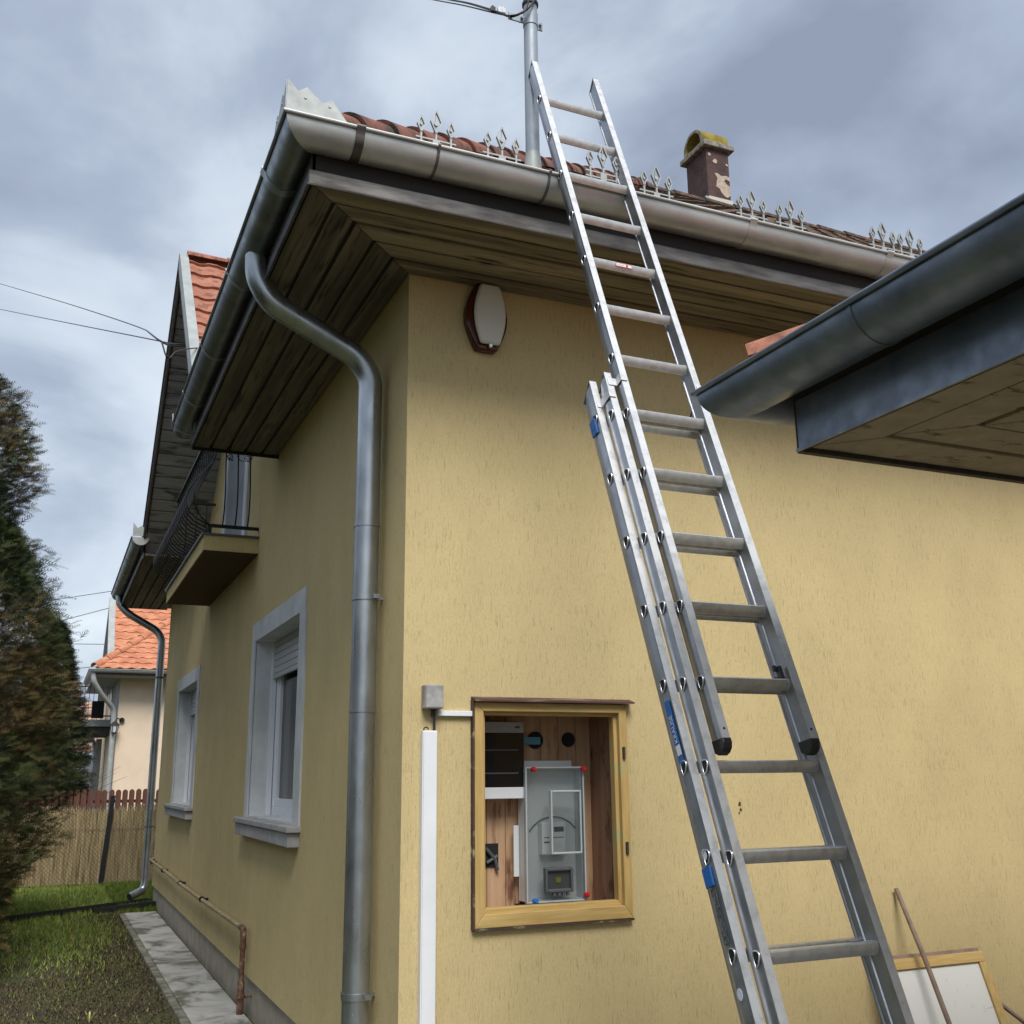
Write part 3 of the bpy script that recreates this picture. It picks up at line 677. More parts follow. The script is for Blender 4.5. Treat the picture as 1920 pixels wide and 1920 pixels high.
# balcony door
ya, yb_ = hit(459, 1000, 0, 0)[1], hit(419, 1000, 0, 0)[1]
dd = MB(); x0, x1 = -.012, .02
dd.box(x0, x1, ya-.02, ya+.12, 3.5, 5.6); dd.box(x0, x1, yb_-.08, yb_+.06, 3.5, 5.6); dd.box(x0, x1, ya+.12, yb_-.08, 5.5, 5.6)
doo = dd.build('balcony_door', 'upvc', house, bevel=.004)
MB().box(.0, .015, ya+.12, yb_-.08, 3.5, 5.5).build('pane', 'curtain_grey', doo)
MB().box(-.016, .02, ya-.1, ya-.02, 3.5, 5.6).build('door_surround', 'surround_grey', doo)

# ------------------------------------------------------------------ downpipes (part of the house)
def downpipe(parent, pts, r=.060, matn='zinc_pipe', rad=.16, joints=(), name='downpipe'):
    o = MB().tube(smooth_path(pts, rad), r, 24).build(name, matn, parent, smooth=50)
    for a, b_, wd in joints:
        P, Q = Vector(a), Vector(b_); d = (Q-P).normalized()
        MB().tube([P, P+d*wd], r+.0035, 24).build('pipe_collar', matn, o, smooth=50)
    return o
PX = -.085
dp = downpipe(house, [(-GO, .35, GZ-.075), (-GO+.005, .35, 4.0), (-.60, .35, 3.88), (PX-.07, .35, 3.66), (PX, .35, 3.56), (PX, .35, 0.05)], rad=.17,
              joints=[((PX, .35, 2.80), (PX, .35, 2.79), .02), ((PX, .35, 1.905), (PX, .35, 1.8), .012)])
# clips
def clip(parent, P, r, matn='zinc_gutter'):
    m_ = MB(); P = Vector(P); m_.tube([P, P+Vector((0, 0, .028))], r+.005, 24); m_.box(P.x+r, 0.0, P.y-.012, P.y+.012, P.z+.008, P.z+.02); m_.box(P.x+.02, P.x+.05, P.y-r-.018, P.y-r+.008, P.z+.004, P.z+.024)
    return m_.build('pipe_clip', matn, parent, smooth=40)
clip(dp, (PX, .35, .66), .060, 'zinc_pipe'); clip(dp, (PX, .35, 2.42), .060, 'zinc_pipe')
dp2 = downpipe(house, [(-GO, 11.05, GZ-.075), (-GO+.01, 11.05, 4.0), (-.55, 11.0, 3.86), (-.16, 10.85, 3.62), (-.085, 10.80, 3.5), (-.085, 10.80, .3), (-.1, 10.78, .2), (-.27, 10.68, .13)], rad=.16, r=.05, joints=[((-.085, 10.8, 3.3), (-.085, 10.8, 3.2), .012), ((-.085, 10.8, 2.2), (-.085, 10.8, 2.1), .012)])
clip(dp2, (-.085, 10.8, 2.95), .05, 'grey_dark'); clip(dp2, (-.085, 10.8, .98), .05, 'grey_dark')
MB().tube([(-.262, 10.685, .133), (-.275, 10.675, .127)], .044, 20).build('pipe_mouth', 'hole_dark', dp2)

# ------------------------------------------------------------------ ladder
Lt = Vector((-.0026, .3589, .9334)).normalized(); Lw = Vector((1, .0088, -.0006)).normalized(); Ln_ = Lw.cross(Lt).normalized()
P0 = Vector((.4485, -.5855, 4.699)); SP = .2744
def LP(i, a=0., n=0., dt=0.): return P0-Lt*(SP*i)+Lt*dt+Lw*a+Ln_*n
ladder = thing('ladder', tuple(LP(18.37)), 'tall three-section aluminium extension ladder leaning on the roof gutter', 'ladder')
# section data: left outer w, right outer w, centre n, half depth back/front, top i, bottom i
SEC = [dict(w0=-.003, w1=.357, n=-.002, db=-.036, df=.026, top=-1.0, bot=11.72, dt=0.),
       dict(w0=-.049, w1=.392, n=-.033, db=-.042, df=.0225, top=6.30, bot=18.36, dt=.009),
       dict(w0=-.077, w1=.432, n=-.102, db=-.049, df=.0245, top=6.36, bot=18.30, dt=.034)]
TH = .027
def rail_prof(sg, db, df):
    # (a along w outward-in, b along n)   outer face slightly bulged, lips at both flanges
    t = TH; p = [(-.002, df), (-.002, df-.006), (.0012, df-.008)]
    for k in range(7):
        s_ = k/6; b_ = (df-.010)*(1-s_)+(db+.010)*s_; p.append((.003-.0052*math.sin(math.pi*s_), b_))
    p += [(.003, db+.004), (.004, db), (t, db), (t, db+.006), (t-.004, db+.009), (t-.004, df-.009), (t, df-.006), (t, df)]
    return [(a*sg, b_) for a, b_ in p]
for si_, s_ in enumerate(SEC):
    for side in (0, 1):
        sg = 1 if side == 0 else -1; w_ = s_['w0'] if side == 0 else s_['w1']
        A = LP(s_['bot'], w_, s_['n'], s_['dt']); B = LP(s_['top'], w_, s_['n'], s_['dt'])
        endf = (lambda a, b_: -.55*abs(b_-.026)) if True else None
        rail = MB().sweep(rail_prof(sg, s_['db'], s_['df']), A, B, Lw, Ln_, end1=lambda a, b_: -.75*(s_['df']-b_)).build('rail', 'aluminium', ladder, smooth=30)
        # front flange, brighter than the sides: the light is put into its colour
        fl = MB(); f0 = s_['df']+.0003; xa, xb = (-.002*sg, TH*sg)
        q = [A+Lw*xa+Ln_*(f0), A+Lw*xb+Ln_*(f0), B+Lw*xb+Ln_*(f0), B+Lw*xa+Ln_*(f0)]
        fl.prism(q, Ln_*.0009); fl.build('flange', 'aluminium_lit', rail)
        # sloping cap on the top end
        cp = MB(); capn = (Lt*1+Ln_*0)
        b0, b1 = s_['db']-.001, s_['df']+.0012
        c_ = [B+Lw*xa*1.1+Ln_*b1+Lt*.0005, B+Lw*xb+Ln_*b1+Lt*.0005, B+Lw*xb+Ln_*b0-Lt*.75*(b1-b0), B+Lw*xa*1.1+Ln_*b0-Lt*.75*(b1-b0)]
        cp.prism(c_, (Lt+Ln_*-.3)*.004); cp.build('end_cap', 'grey_dark', rail)
        if si_ == 0:
            ft = MB(); A2 = A
            prf = [(.0285, .0), (.0285, -.016), (.021, -.030), (.006, -.040), (-.014, -.042), (-.0375, -.024), (-.0375, .012)]
            poly = [A2+Ln_*b_+Lt*c2+Lw*(-.0035*sg) for b_, c2 in prf]
            ft.prism(poly, Lw*(TH+.006)*sg); ft.build('foot_cap', 'black_plastic', rail, bevel=.003)
            MB().tube([A2+Lt*.03+Lw*.014*sg+Ln_*(f0+.0005), A2+Lt*.03+Lw*.014*sg+Ln_*(f0+.0022)], .004, 10).build('rivet', 'hole_dark', rail)
        else:
            MB().prism([A+Ln_*b_+Lt*c2+Lw*(-.003*sg) for b_, c2 in ((s_['df']+.003, .05), (s_['df']+.003, -.002), (s_['db']-.003, -.002), (s_['db']-.003, .05))], Lw*(TH+.006)*sg).build('foot_cap', 'black_plastic', rail, bevel=.003)
        # rung end rings on the outer face
        i0 = math.ceil(s_['top']+.5); i1 = int(s_['bot']-.2)
        if side == 0:
            for i in range(i0, i1+1):
                rg, hl = MB(), MB()
                Cc = LP(i, w_-.0042, s_['n']*1.0, s_['dt'])
                # horizontal / vertical axes in the rail's side plane
                vh = Vector((0, -1, 0)); vh = (vh-Lw*vh.dot(Lw)).normalized(); vv = Vector((0, 0, 1))
                tear = [(.0, -.0215), (.0085, -.012), (.0135, .002), (.013, .011), (.007, .016), (-.004, .0165), (-.0115, .013), (-.0135, .005), (-.009, -.010)]
                tear = [(h*1.16, v_*1.16) for h, v_ in tear]
                rg.tube([Cc+vh*h+vv*v_ for h, v_ in tear], .0024, 6, closed=True)
                hl.prism([Cc+vh*h*.9+vv*v_*.9+Lw*.0015 for h, v_ in tear], -Lw*.0012)
                rg.build('rung_end', 'ring_metal', rail, smooth=60); hl.build('rung_hole', 'hole_dark', rail)
    # rungs
    lo = s_['w0']+TH-.006; hi = s_['w1']-TH+.006
    for i in range(math.ceil(s_['top']+.5), int(s_['bot']-.2)+1):
        P = LP(i, 0, s_['n'], s_['dt'])
        vh = (Vector((0, -1, 0))-Lw*Vector((0, -1, 0)).dot(Lw)).normalized(); vv = Lw.cross(vh)*-1
        if vv.z < 0: vv = -vv
        prf = [(-.0135, .0145), (-.011, .017), (.011, .017), (.0145, .0135), (.0145, .004), (.009, -.010), (.002, -.020), (-.002, -.020), (-.009, -.010), (-.0145, .004)]
        ru = MB().sweep(prf, P+Lw*lo, P+Lw*hi, vh, vv).build('rung', 'aluminium_rung', ladder, smooth=40, bevel=0)
        # weld/crimp collar at the right rail
        MB().sweep([(a*1.06, b_*1.06) for a, b_ in prf], P+Lw*(hi-.0245), P+Lw*(hi-.008), vh, vv).build('rung_collar', 'aluminium_rung', ru, smooth=40)
        if si_ == 0 and i == 4:
            a0 = .14
            q = P+Lw*a0+vh*.0152
            st = MB().obox(P+Lw*a0+vh*.0146+vv*-.003, Lw*.075, vh*.0006, vv*.0155); st.build('sticker', 'sticker_paper', ru)
            st = MB()
            for z0_, z1_ in ((-.0035, -.0018), (.0112, .013)): st.obox(P+Lw*(a0-.001)+vh*.0149+vv*z0_, Lw*.077, vh*.0006, vv*(z1_-z0_))
            for a1 in (-.001, .0745): st.obox(P+Lw*(a0+a1)+vh*.0149+vv*-.0035, Lw*.0018, vh*.0006, vv*.0165)
            st.tube([P+Lw*(a0+.052)+vh*.0149+vv*.0045, P+Lw*(a0+.052)+vh*.0158+vv*.0045], .0055, 12)
            st.obox(P+Lw*(a0+.008)+vh*.0149+vv*.003, Lw*.03, vh*.0006, vv*.0016)
            st.build('sticker', 'red_ink', ru)
# guide brackets at the tops of the two lower sections
def guide(sec, inner, i, part):
    s0, s1 = SEC[sec], SEC[inner]
    for side in (0, 1):
        sg = 1 if side == 0 else -1; w_ = s0['w0'] if side == 0 else s0['w1']; wi = s1['w0'] if side == 0 else s1['w1']
        g_ = MB(); fn = s0['n']+s0['df']+.002; fi = s1['n']+s1['df']+.002
        g_.obox(LP(i, w_+TH*.2*sg, fn), Lw*(wi-w_-.004*sg-TH*.2*sg), Ln_*.003, Lt*.035)
        g_.obox(LP(i, wi-.007*sg, fn), Lw*.0025*sg, Ln_*(fi-fn+.004), Lt*.035)
        g_.obox(LP(i, wi-.007*sg, fi+.001), Lw*.028*sg, Ln_*.003, Lt*.035)
        g_.build('guide_bracket', 'aluminium_lit', ladder, bevel=.001)
guide(1, 0, 6.35+.15, 0); guide(2, 1, 6.72, 0)
# latches
def latch(i, w_, n_, big):
    l_ = MB(); P = LP(i, w_, n_)
    l_.obox(P, -Lw*.014, Ln_*.02, Lt*.05); l_.obox(P+Lt*.035-Lw*.014, -Lw*.012, Ln_*.012, Lt*.02); l_.tube([P+Lt*.01-Lw*.03, P+Lt*.01+Lw*.005], .006, 8)
    l_.obox(P-Lt*.02+Ln_*.014, -Lw*.008, Ln_*.01, Lt*.03)
    l_.build('latch', 'latch_metal', ladder, bevel=.003)
latch(6.85, .345, -.085, True); latch(10.95, .322, -.012, True)
# stickers on the outer face of the base section's left rail
rail0 = [o for o in ladder.children if o.name.startswith('rail')][4]
s_ = SEC[2]; nb0 = s_['n']+s_['db']; 
def onrail(i, b_): return LP(i, s_['w0']-.0036, s_['n']+b_, s_['dt'])
def patch(i0, i1, b0, b1, matn, name='sticker', lift=0., th=.0008):
    m_ = MB(); q = [onrail(i0, b0), onrail(i0, b1), onrail(i1, b1), onrail(i1, b0)]; m_.prism([p_-Lw*lift for p_ in q], -Lw*th); return m_.build(name, matn, rail0)
patch(11.20, 11.96, -.016, .012, 'blue_sticker')
patch(11.74, 11.86, -.013, .009, 'sticker_paper', lift=.001)
text_mb('KRAUSE', .026, onrail(11.72, .008), Lt, -Ln_, .0024).build('lettering', 'text_white', rail0)
patch(6.97, 7.22, -.036, .004, 'blue_label', lift=0, th=.006, name='blue_clip'); patch(7.04, 7.13, -.024, -.008, 'blue_sticker', lift=.0065)
patch(13.10, 13.30, -.034, .006, 'blue_sticker', lift=0, th=.006, name='blue_clip')
m_ = MB()
for ic in (12.97, 14.36):
    c_ = onrail(ic, -.008); m_.prism([c_+Lt*.016*math.cos(a)+Ln_*.0125*math.sin(a) for a in [2*math.pi*k/20 for k in range(20)]], -Lw*.0012)
m_.build('sticker', 'white_sticker', rail0)
patch(13.32, 13.88, -.022, .004, 'old_tape'); 

# ------------------------------------------------------------------ wall fixtures on the front
sir = thing('alarm_siren', (.39, -.04, 3.63), 'oval alarm siren with white cover on dark red backing high on the front wall', 'alarm siren')
def barrel(cx, z0, z1, hw_end, hw_mid, y, dy, n=10):
    pts = []
    for k in range(n+1):
        t = k/n; pts.append((cx+hw_end+(hw_mid-hw_end)*math.sin(math.pi*t), y, z0+(z1-z0)*t))
    for k in range(n+1):
        t = 1-k/n; pts.append((cx-hw_end-(hw_mid-hw_end)*math.sin(math.pi*t), y, z0+(z1-z0)*t))
    return pts
mb = MB(); mb.prism(barrel(.392, 3.628, 3.985, .052, .112, 0.004, 0), (0, -.052, 0)); mb.build('backing', 'siren_base', sir, bevel=.012, smooth=40)
mb = MB(); mb.prism(barrel(.4, 3.655, 3.972, .050, .084, -.049, 0), (0, -.028, 0)); mb.build('cover', 'siren_cover', sir, bevel=.012, smooth=40)
MB().tube([(.40, -.06, 3.645), (.40, -.075, 3.645)], .009, 10).build('screw', 'ring_metal', sir)

jb0, jb1 = hit(797, 1283, 1, -.05), hit(831, 1329, 1, -.05)
jb = thing('junction_box', (jb0.x, 0, jb1.z), 'small weathered grey junction box above the white trunking', 'junction box')
MB().box(jb0.x, jb1.x, -.05, 0.002, jb1.z, jb0.z).build('body', 'box_grey', jb, bevel=.006)
MB().box(jb0.x+.002, jb1.x-.002, -.062, -.0505, jb1.z+.002, jb0.z-.002).build('lid', 'box_grey', jb, bevel=.005)
cm = MB().tube([(jb0.x+.055, -.02, jb1.z+.01), (jb0.x+.055, -.02, 1.79)], .006, 8); cm.tube([(jb0.x+.045, -.022, jb1.z+.01), (jb0.x+.045, -.022, jb1.z-.035)], .007, 8); cm.build('cable', 'cable_black', jb)
x0, x1 = hit(792, 1372, 1, -.03).x, hit(819, 1372, 1, -.03).x; zt = hit(800, 1370, 1, -.02).z
tr_ = thing('cable_trunking', (x0, 0, 0), 'tall white plastic cable trunking running down the wall beside the house corner', 'cable trunking')
MB().box(x0, x1, -.035, .002, .05, zt).build('base', 'white_plastic', tr_)
MB().box(x0+.004, x1-.002, -.041, -.0355, .05, zt-.003).build('cover', 'white_plastic', tr_, bevel=.002)
MB().tube(arc((x0+.02, -.02, zt+.004), .011, 0, math.pi*1.3, 8, (1, 0, 0), (0, 0, 1)), .003, 6).build('cable_loop', 'cable_black', tr_)
h0, h1 = hit(822, 1331, 1, -.02), hit(886, 1343, 1, -.02)
t2 = thing('cable_trunking', (h0.x, 0, h1.z), 'short horizontal white trunking between junction box and meter cabinet', 'cable trunking')
MB().box(h0.x, .325, -.022, .002, h1.z, h0.z-.003).build('cover', 'white_plastic', t2, bevel=.002)

# meter cabinet in the wall
cab = thing('meter_cabinet', (.72, 0, cz0), 'open timber-framed meter recess in the front wall with a dark drip board', 'meter cabinet')
FX0, FX1, FZ0, FZ1 = .330, 1.110, .964, 1.925
DC = .32
bkp = MB()
for k in range(8):
    a = cx0-.02+k*(cx1-cx0+.04)/8; bkp.box(a+.0015, a+(cx1-cx0+.04)/8-.0015, DC, DC+.012, cz0-.03, cz1+.03)
bkp.box(cx0-.05, cx1+.05, DC+.0125, DC+.02, cz0-.05, cz1+.05)
bkp.build('back_panel', 'cabinet_pine', cab)
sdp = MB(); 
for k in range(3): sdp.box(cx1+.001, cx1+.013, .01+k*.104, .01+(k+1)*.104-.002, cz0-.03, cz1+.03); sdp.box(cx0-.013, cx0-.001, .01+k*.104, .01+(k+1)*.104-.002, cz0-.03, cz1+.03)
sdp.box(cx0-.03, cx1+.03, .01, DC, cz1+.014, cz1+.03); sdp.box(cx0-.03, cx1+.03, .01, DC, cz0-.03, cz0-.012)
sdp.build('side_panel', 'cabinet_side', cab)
def mitre_frame(name, x0, x1, z0, z1, wl, wr, wb, wt, y0, y1, mv, mh, parent, bev=.003):
    """four mitred members of a frame"""
    o = []
    ix0, ix1, iz0, iz1 = x0+wl, x1-wr, z0+wb, z1-wt
    for poly, mt in (([(x0, z0), (ix0, iz0), (ix0, iz1), (x0, z1)], mv), ([(x1, z0), (ix1, iz0), (ix1, iz1), (x1, z1)], mv),
                     ([(x0, z0), (x1, z0), (ix1, iz0), (ix0, iz0)], mh), ([(x0, z1), (x1, z1), (ix1, iz1), (ix0, iz1)], mh)):
        o.append(MB().prism([(a, y0, b_) for a, b_ in poly], (0, y1-y0, 0)).build(name, mt, parent, bevel=bev))
    return o
mitre_frame('frame', FX0, FX1, FZ0, FZ1, (.044), .042, .056, .040, -.026, -.001, 'frame_wood', 'frame_wood_rail', cab)
mitre_frame('frame_rebate', FX0+.03, FX1-.03, FZ0+.042, FZ1-.03, .030, .030, .036, .026, -.0005, .045, 'frame_wood', 'frame_wood_rail', cab)
MB().box(FX0-.010, FX0-.001, -.03, .0, FZ0-.004, FZ1+.01).build('edge_strip', 'frame_dark', cab)
MB().box(FX0-.004, FX1+.004, -.027, 0, FZ0-.010, FZ0-.001).build('edge_strip', 'frame_dark', cab)
MB().prism([(FX0-.008, -.001, FZ1+.026), (FX0-.008, -.055, FZ1+.010), (FX0-.008, -.055, FZ1+.002), (FX0-.008, -.001, FZ1+.010)], (FX1-FX0+.04, 0, 0)).build('drip_board', 'cap_wood', cab)
for zc in (1.70, 1.27):
    MB().tube([(FX1-.022, -.030, zc-.028), (FX1-.022, -.030, zc+.028)], .007, 8).box(FX1-.030, FX1-.014, -.029, -.0262, zc-.024, zc+.024).build('hinge', 'latch_metal', cab)
yb = DC-.002
def circ(u, v, r, name, mt, parent, y=yb):
    c_ = hit(u, v, 1, y); return MB().tube([(c_.x, y, c_.z), (c_.x, y-.006, c_.z)], r, 20).build(name, mt, parent)
circ(1003, 1388, .042, 'cable_hole', 'hole_dark', cab); circ(1065, 1387, .036, 'cable_hole', 'hole_dark', cab)
q0, q1 = hit(909, 1582, 1, yb), hit(934, 1625, 1, yb); MB().box(q0.x-.02, q1.x, yb-.004, yb, q1.z, q0.z).build('cut_out', 'hole_dark', cab, bevel=.0)
MB().tube([(q0.x+.0, yb-.012, q0.z-.02), (q0.x+.045, yb-.015, q0.z-.07), (q0.x+.06, yb-.012, q0.z-.12)], .009, 8).tube([(q0.x+.005, yb-.012, q1.z+.02), (q1.x-.01, yb-.015, q1.z+.05)], .008, 8).build('loose_cable', 'grey_dark', cab)
q0, q1 = hit(984, 1382, 1, yb-.03), hit(1013, 1396, 1, yb-.03); MB().box(q0.x-.03, q1.x, yb-.032, yb-.026, q1.z, q0.z).build('tape_strip', 'teal_tape', cab)
# fuse box
yf = DC-.10; a0, a1 = hit(908, 1353, 1, yf), hit(983, 1497, 1, yf)
fu = thing('fuse_box', (a0.x-.05, DC, a1.z), 'white fuse box with a black glossy window at top left inside the meter recess', 'fuse box')
FXa = a0.x-.055
MB().box(FXa, a1.x, yf+.012, DC-.001, a1.z, a0.z).build('body', 'white_plastic', fu, bevel=.004)
MB().box(FXa, a1.x, yf, yf+.0115, a0.z-.052, a0.z).build('cover', 'fuse_grey', fu, bevel=.002); MB().box(FXa, a1.x, yf-.004, yf+.0115, a1.z, a1.z+.052).build('cover', 'white_plastic', fu, bevel=.003)
MB().box(FXa, a1.x+.001, yf-.002, yf+.0115, a1.z+.053, a0.z-.053).build('window', 'fuse_window', fu, bevel=.002)
mb = MB()
for zz0 in (.32, .62): mb.box(FXa+.02, a1.x-.03, yf-.0035, yf-.0022, a1.z+(a0.z-a1.z)*zz0, a1.z+(a0.z-a1.z)*zz0+.006)
mb.build('breaker_row', 'grey_dark', fu)
MB().box(a1.x-.045, a1.x-.02, yf-.0012, yf-.0002, a0.z-.03, a0.z-.02).build('mark', 'grey_dark', fu)
# meter enclosure
ye = DC-.13; e0, e1 = hit(986, 1440, 1, ye), hit(1101, 1686, 1, ye)
me_ = thing('meter_enclosure', (e0.x, DC, e1.z), 'tall grey electricity meter enclosure with clear lid and red corner knobs', 'meter enclosure')
EX0, EX1, EZ0, EZ1 = e0.x, e1.x-.005, e1.z, e0.z
MB().box(EX0+.02, EX1-.01, DC-.03, DC-.001, EZ0+.01, EZ1+.035).build('mounting_plate', 'meter_white', me_, bevel=.003)
hollow = MB(); t_ = .006
hollow.box(EX0, EX1, DC-.04, DC-.031, EZ0, EZ1); hollow.box(EX0, EX0+t_, ye+.02, DC-.041, EZ0, EZ1); hollow.box(EX1-t_, EX1, ye+.02, DC-.041, EZ0, EZ1); hollow.box(EX0+t_, EX1-t_, ye+.02, DC-.041, EZ0, EZ0+t_); hollow.box(EX0+t_, EX1-t_, ye+.02, DC-.041, EZ1-t_, EZ1)
hollow.build('case', 'meter_grey', me_, bevel=.002)
MB().add([(EX0-.002, ye, EZ0-.004), (EX1+.002, ye, EZ0-.004), (EX1+.002, ye, EZ1+.004), (EX0-.002, ye, EZ1+.004)], [(0, 1, 2, 3)]).build('lid', 'clear_plastic', me_)
ed = MB()
for q in ((EX0-.004, EX0+.004, EZ0-.005, EZ1+.005), (EX1-.004, EX1+.004, EZ0-.005, EZ1+.005), (EX0+.004, EX1-.004, EZ0-.005, EZ0+.003), (EX0+.004, EX1-.004, EZ1-.003, EZ1+.005)): ed.box(q[0], q[1], ye-.002, ye+.022, q[2], q[3])
ed.build('lid_frame', 'clear_edge', me_, bevel=.002)
# clear raised window
v0, v1 = hit(1031, 1482, 1, ye-.02), hit(1091, 1600, 1, ye-.02)
wv = MB(); 
for q in ((v0.x, v0.x+.009, v1.z, v0.z), (v1.x-.009, v1.x, v1.z, v0.z), (v0.x+.009, v1.x-.009, v1.z, v1.z+.010), (v0.x+.009, v1.x-.009, v0.z-.010, v0.z)): wv.box(q[0], q[1], ye-.03, ye-.003, q[2], q[3])
wv.build('window_frame', 'clear_edge', me_, bevel=.003)
MB().add([(v0.x+.009, ye-.026, v1.z+.01), (v1.x-.009, ye-.026, v1.z+.01), (v1.x-.009, ye-.026, v0.z-.01), (v0.x+.009, ye-.026, v0.z-.01)], [(0, 1, 2, 3)]).build('window_pane', 'clear_plastic', me_)
ym_ = DC-.085
n0, n1 = hit(1016, 1542, 1, ym_), hit(1062, 1602, 1, ym_)
mt_ = MB().box(n0.x, n1.x, ym_, DC-.041, n1.z, n0.z).build('meter', 'meter_white', me_, bevel=.006)
MB().box(n0.x+(n1.x-n0.x)*.5, n1.x-.012, ym_-.001, ym_+.003, n0.z-.045, n0.z-.022).build('display', 'lcd', mt_)
MB().box(n0.x+.01, n1.x-.01, ym_-.0012, ym_+.002, n0.z-.072, n0.z-.0685).build('nameplate', 'grey_dark', mt_)
MB().box(n0.x+(n1.x-n0.x)*.5, n1.x-.025, ym_-.001, ym_+.003, n1.z+.028, n1.z+.055).build('nameplate', 'white_plastic', mt_)
MB().box(n0.x+.010, n0.x+.04, ym_-.001, ym_+.002, n1.z+.055, n1.z+.062).build('nameplate', 'grey_dark', mt_)
cc = hit(1038, 1580, 1, DC-.045); rr = .16
MB().tube(arc((cc.x, DC-.044, cc.z-.035), .155, R(35), R(145), 16, (1, 0, 0), (0, 0, 1)), .0028, 6).build('cable', 'grey_dark', me_)
for sx in (-1, 1): MB().tube(arc((cc.x+sx*.028, DC-.07, cc.z-.175), .03, R(90), R(90+sx*-170), 10, (1, 0, 0), (0, 0, 1)), .0048, 6).build('cable', 'cable_black', me_)
MB().box(cc.x-.045, cc.x+.035, ym_+.0, DC-.042, cc.z-.20, cc.z-.155).build('terminal_cover', 'meter_white', me_, bevel=.004)
k0, k1 = hit(1019, 1627, 1, ye+.01), hit(1072, 1671, 1, ye+.01)
br = MB()
for q in ((k0.x, k0.x+.013, k1.z, k0.z), (k1.x-.013, k1.x, k1.z, k0.z), (k0.x+.013, k1.x-.013, k1.z, k1.z+.016), (k0.x+.013, k1.x-.013, k0.z-.016, k0.z)): br.box(q[0], q[1], ye-.014, ye+.016, q[2], q[3])
bro = br.build('breaker_window', 'grey_dark', me_, bevel=.004)
MB().box(k0.x+.013, k1.x-.013, ye+.004, ye+.01, k1.z+.016, k0.z-.016).build('breaker', 'grey_dark', bro)
MB().box((k0.x+k1.x)/2-.012, (k0.x+k1.x)/2+.012, ye+.0, ye+.0035, (k0.z+k1.z)/2-.012, (k0.z+k1.z)/2+.010).build('breaker', 'yellow_tag', bro)
for k in range(4): MB().box(k0.x+.04+k*.024, k0.x+.052+k*.024, ye-.010, ye+.004, k1.z-.016, k1.z-.002).build('catch', 'grey_dark', bro)
for (x, z, mt) in ((EX0+.035, EZ1-.006, 'red_cap'), (EX1-.004, EZ1-.006, 'red_cap'), (EX1-.002, EZ0+.022, 'red_cap'), (EX0+.035, EZ0+.008, 'blue_cap')):
    MB().tube([(x, ye-.022, z), (x, ye+.0, z)], .012, 12).tube([(x, ye-.028, z), (x, ye-.022, z)], .008, 10).build('knob', mt, me_, smooth=50)
MB().box(EX0-.032, EX0-.006, DC-.05, DC-.04, EZ0+.11, EZ0+.34).build('bracket', 'meter_grey', me_)
MB().box(EX0-.006, EX0+.12, DC-.05, DC-.001, EZ0-.05, EZ0-.015).box(EX0+.02, EX1-.05, DC-.08, DC-.001, EZ0-.04, EZ0-.006).build('cable_bundle', 'cable_black', me_)

cp_ = hit(1387, 1512, 1, 0)
mb = MB()
for (dx, dz, a, b_, sd_) in ((0, .012, .008, .011, 1), (.004, -.014, .006, .008, 2), (-.006, -.03, .004, .006, 3)):
    mb.prism([(x, -.001, z) for x, z in blob(cp_.x+dx, cp_.z+dz, a, b_, 9, sd=sd_)], (0, -.0015, 0))
mb.build('plaster_chip', 'frame_dark', house)

# ------------------------------------------------------------------ roof mast and cables
MX, MY = .472, -.44
mast = thing('service_mast', (MX, MY, 4.3), 'grey steel service mast with clamp rising through the roof behind the ladder', 'mast')
MB().tube([(MX, MY, 4.1), (MX, MY, 5.345)], .034, 24).build('pole', 'mast_metal', mast, smooth=50)
MB().tube([(MX, MY, 4.30), (MX, MY, 4.36), (MX, MY, 4.50)], [.055, .048, .036], 24, caps=False).build('roof_collar', 'zinc_light', mast, smooth=60)
cl_ = MB().tube([(MX, MY, 5.215), (MX, MY, 5.285)], .0375, 24, caps=True); cl_.box(MX-.12, MX-.03, MY-.004, MY+.004, 5.225, 5.262); cl_.box(MX+.03, MX+.065, MY-.004, MY+.004, 5.21, 5.245)
cl_.tube([(MX+.05, MY-.02, 5.235), (MX+.05, MY+.02, 5.235)], .008, 8); cl_.tube([(MX-.05, MY-.02, 5.245), (MX-.05, MY+.02, 5.245)], .008, 8)
cl_.build('clamp', 'mast_metal', mast, smooth=50)
MB().tube([(MX, MY, 5.345), (MX, MY, 5.42), (MX+.01, MY, 5.5)], [.036, .03, .02], 16).build('pole_head', 'black_plastic', mast, smooth=60)
MB().tube([(MX, MY, 5.335), (MX, MY, 5.35)], .041, 20).build('head_ring', 'cable_black', mast)
def cable(pts, r, label, name='power_cable', mt='cable_black', group=None):
    o = MB().tube(smooth_path(pts, 5., 8), r, 6).build(name, mt, smooth=60); return tag(o, label, 'cable', group)
q = lambda u, v, y_: tuple(hit(u, v, 1, y_))
cable([(MX+.02, MY-.04, 5.37), q(990, 18, -.50), q(960, 33, -.46), q(925, 20, -.3), q(880, 6, .1), q(835, -2, .8), q(700, -30, 5), q(400, -80, 20)], .006, 'thick twisted black cable curving from the mast top toward the upper left', group=None)
cable([(MX-.02, MY-.05, 5.37), q(985, 25, -.50), q(955, 30, -.46), q(930, 25, -.3), q(870, 10, .15), q(825, 2, .8), q(690, -24, 5), q(390, -72, 20)], .004, 'thinner black cable hanging just under the thick one at the mast top')
tg = thing('cable_connector', q(930, 22, -.32), 'small grey piercing connectors clamped on the cable left of the mast', 'connector')
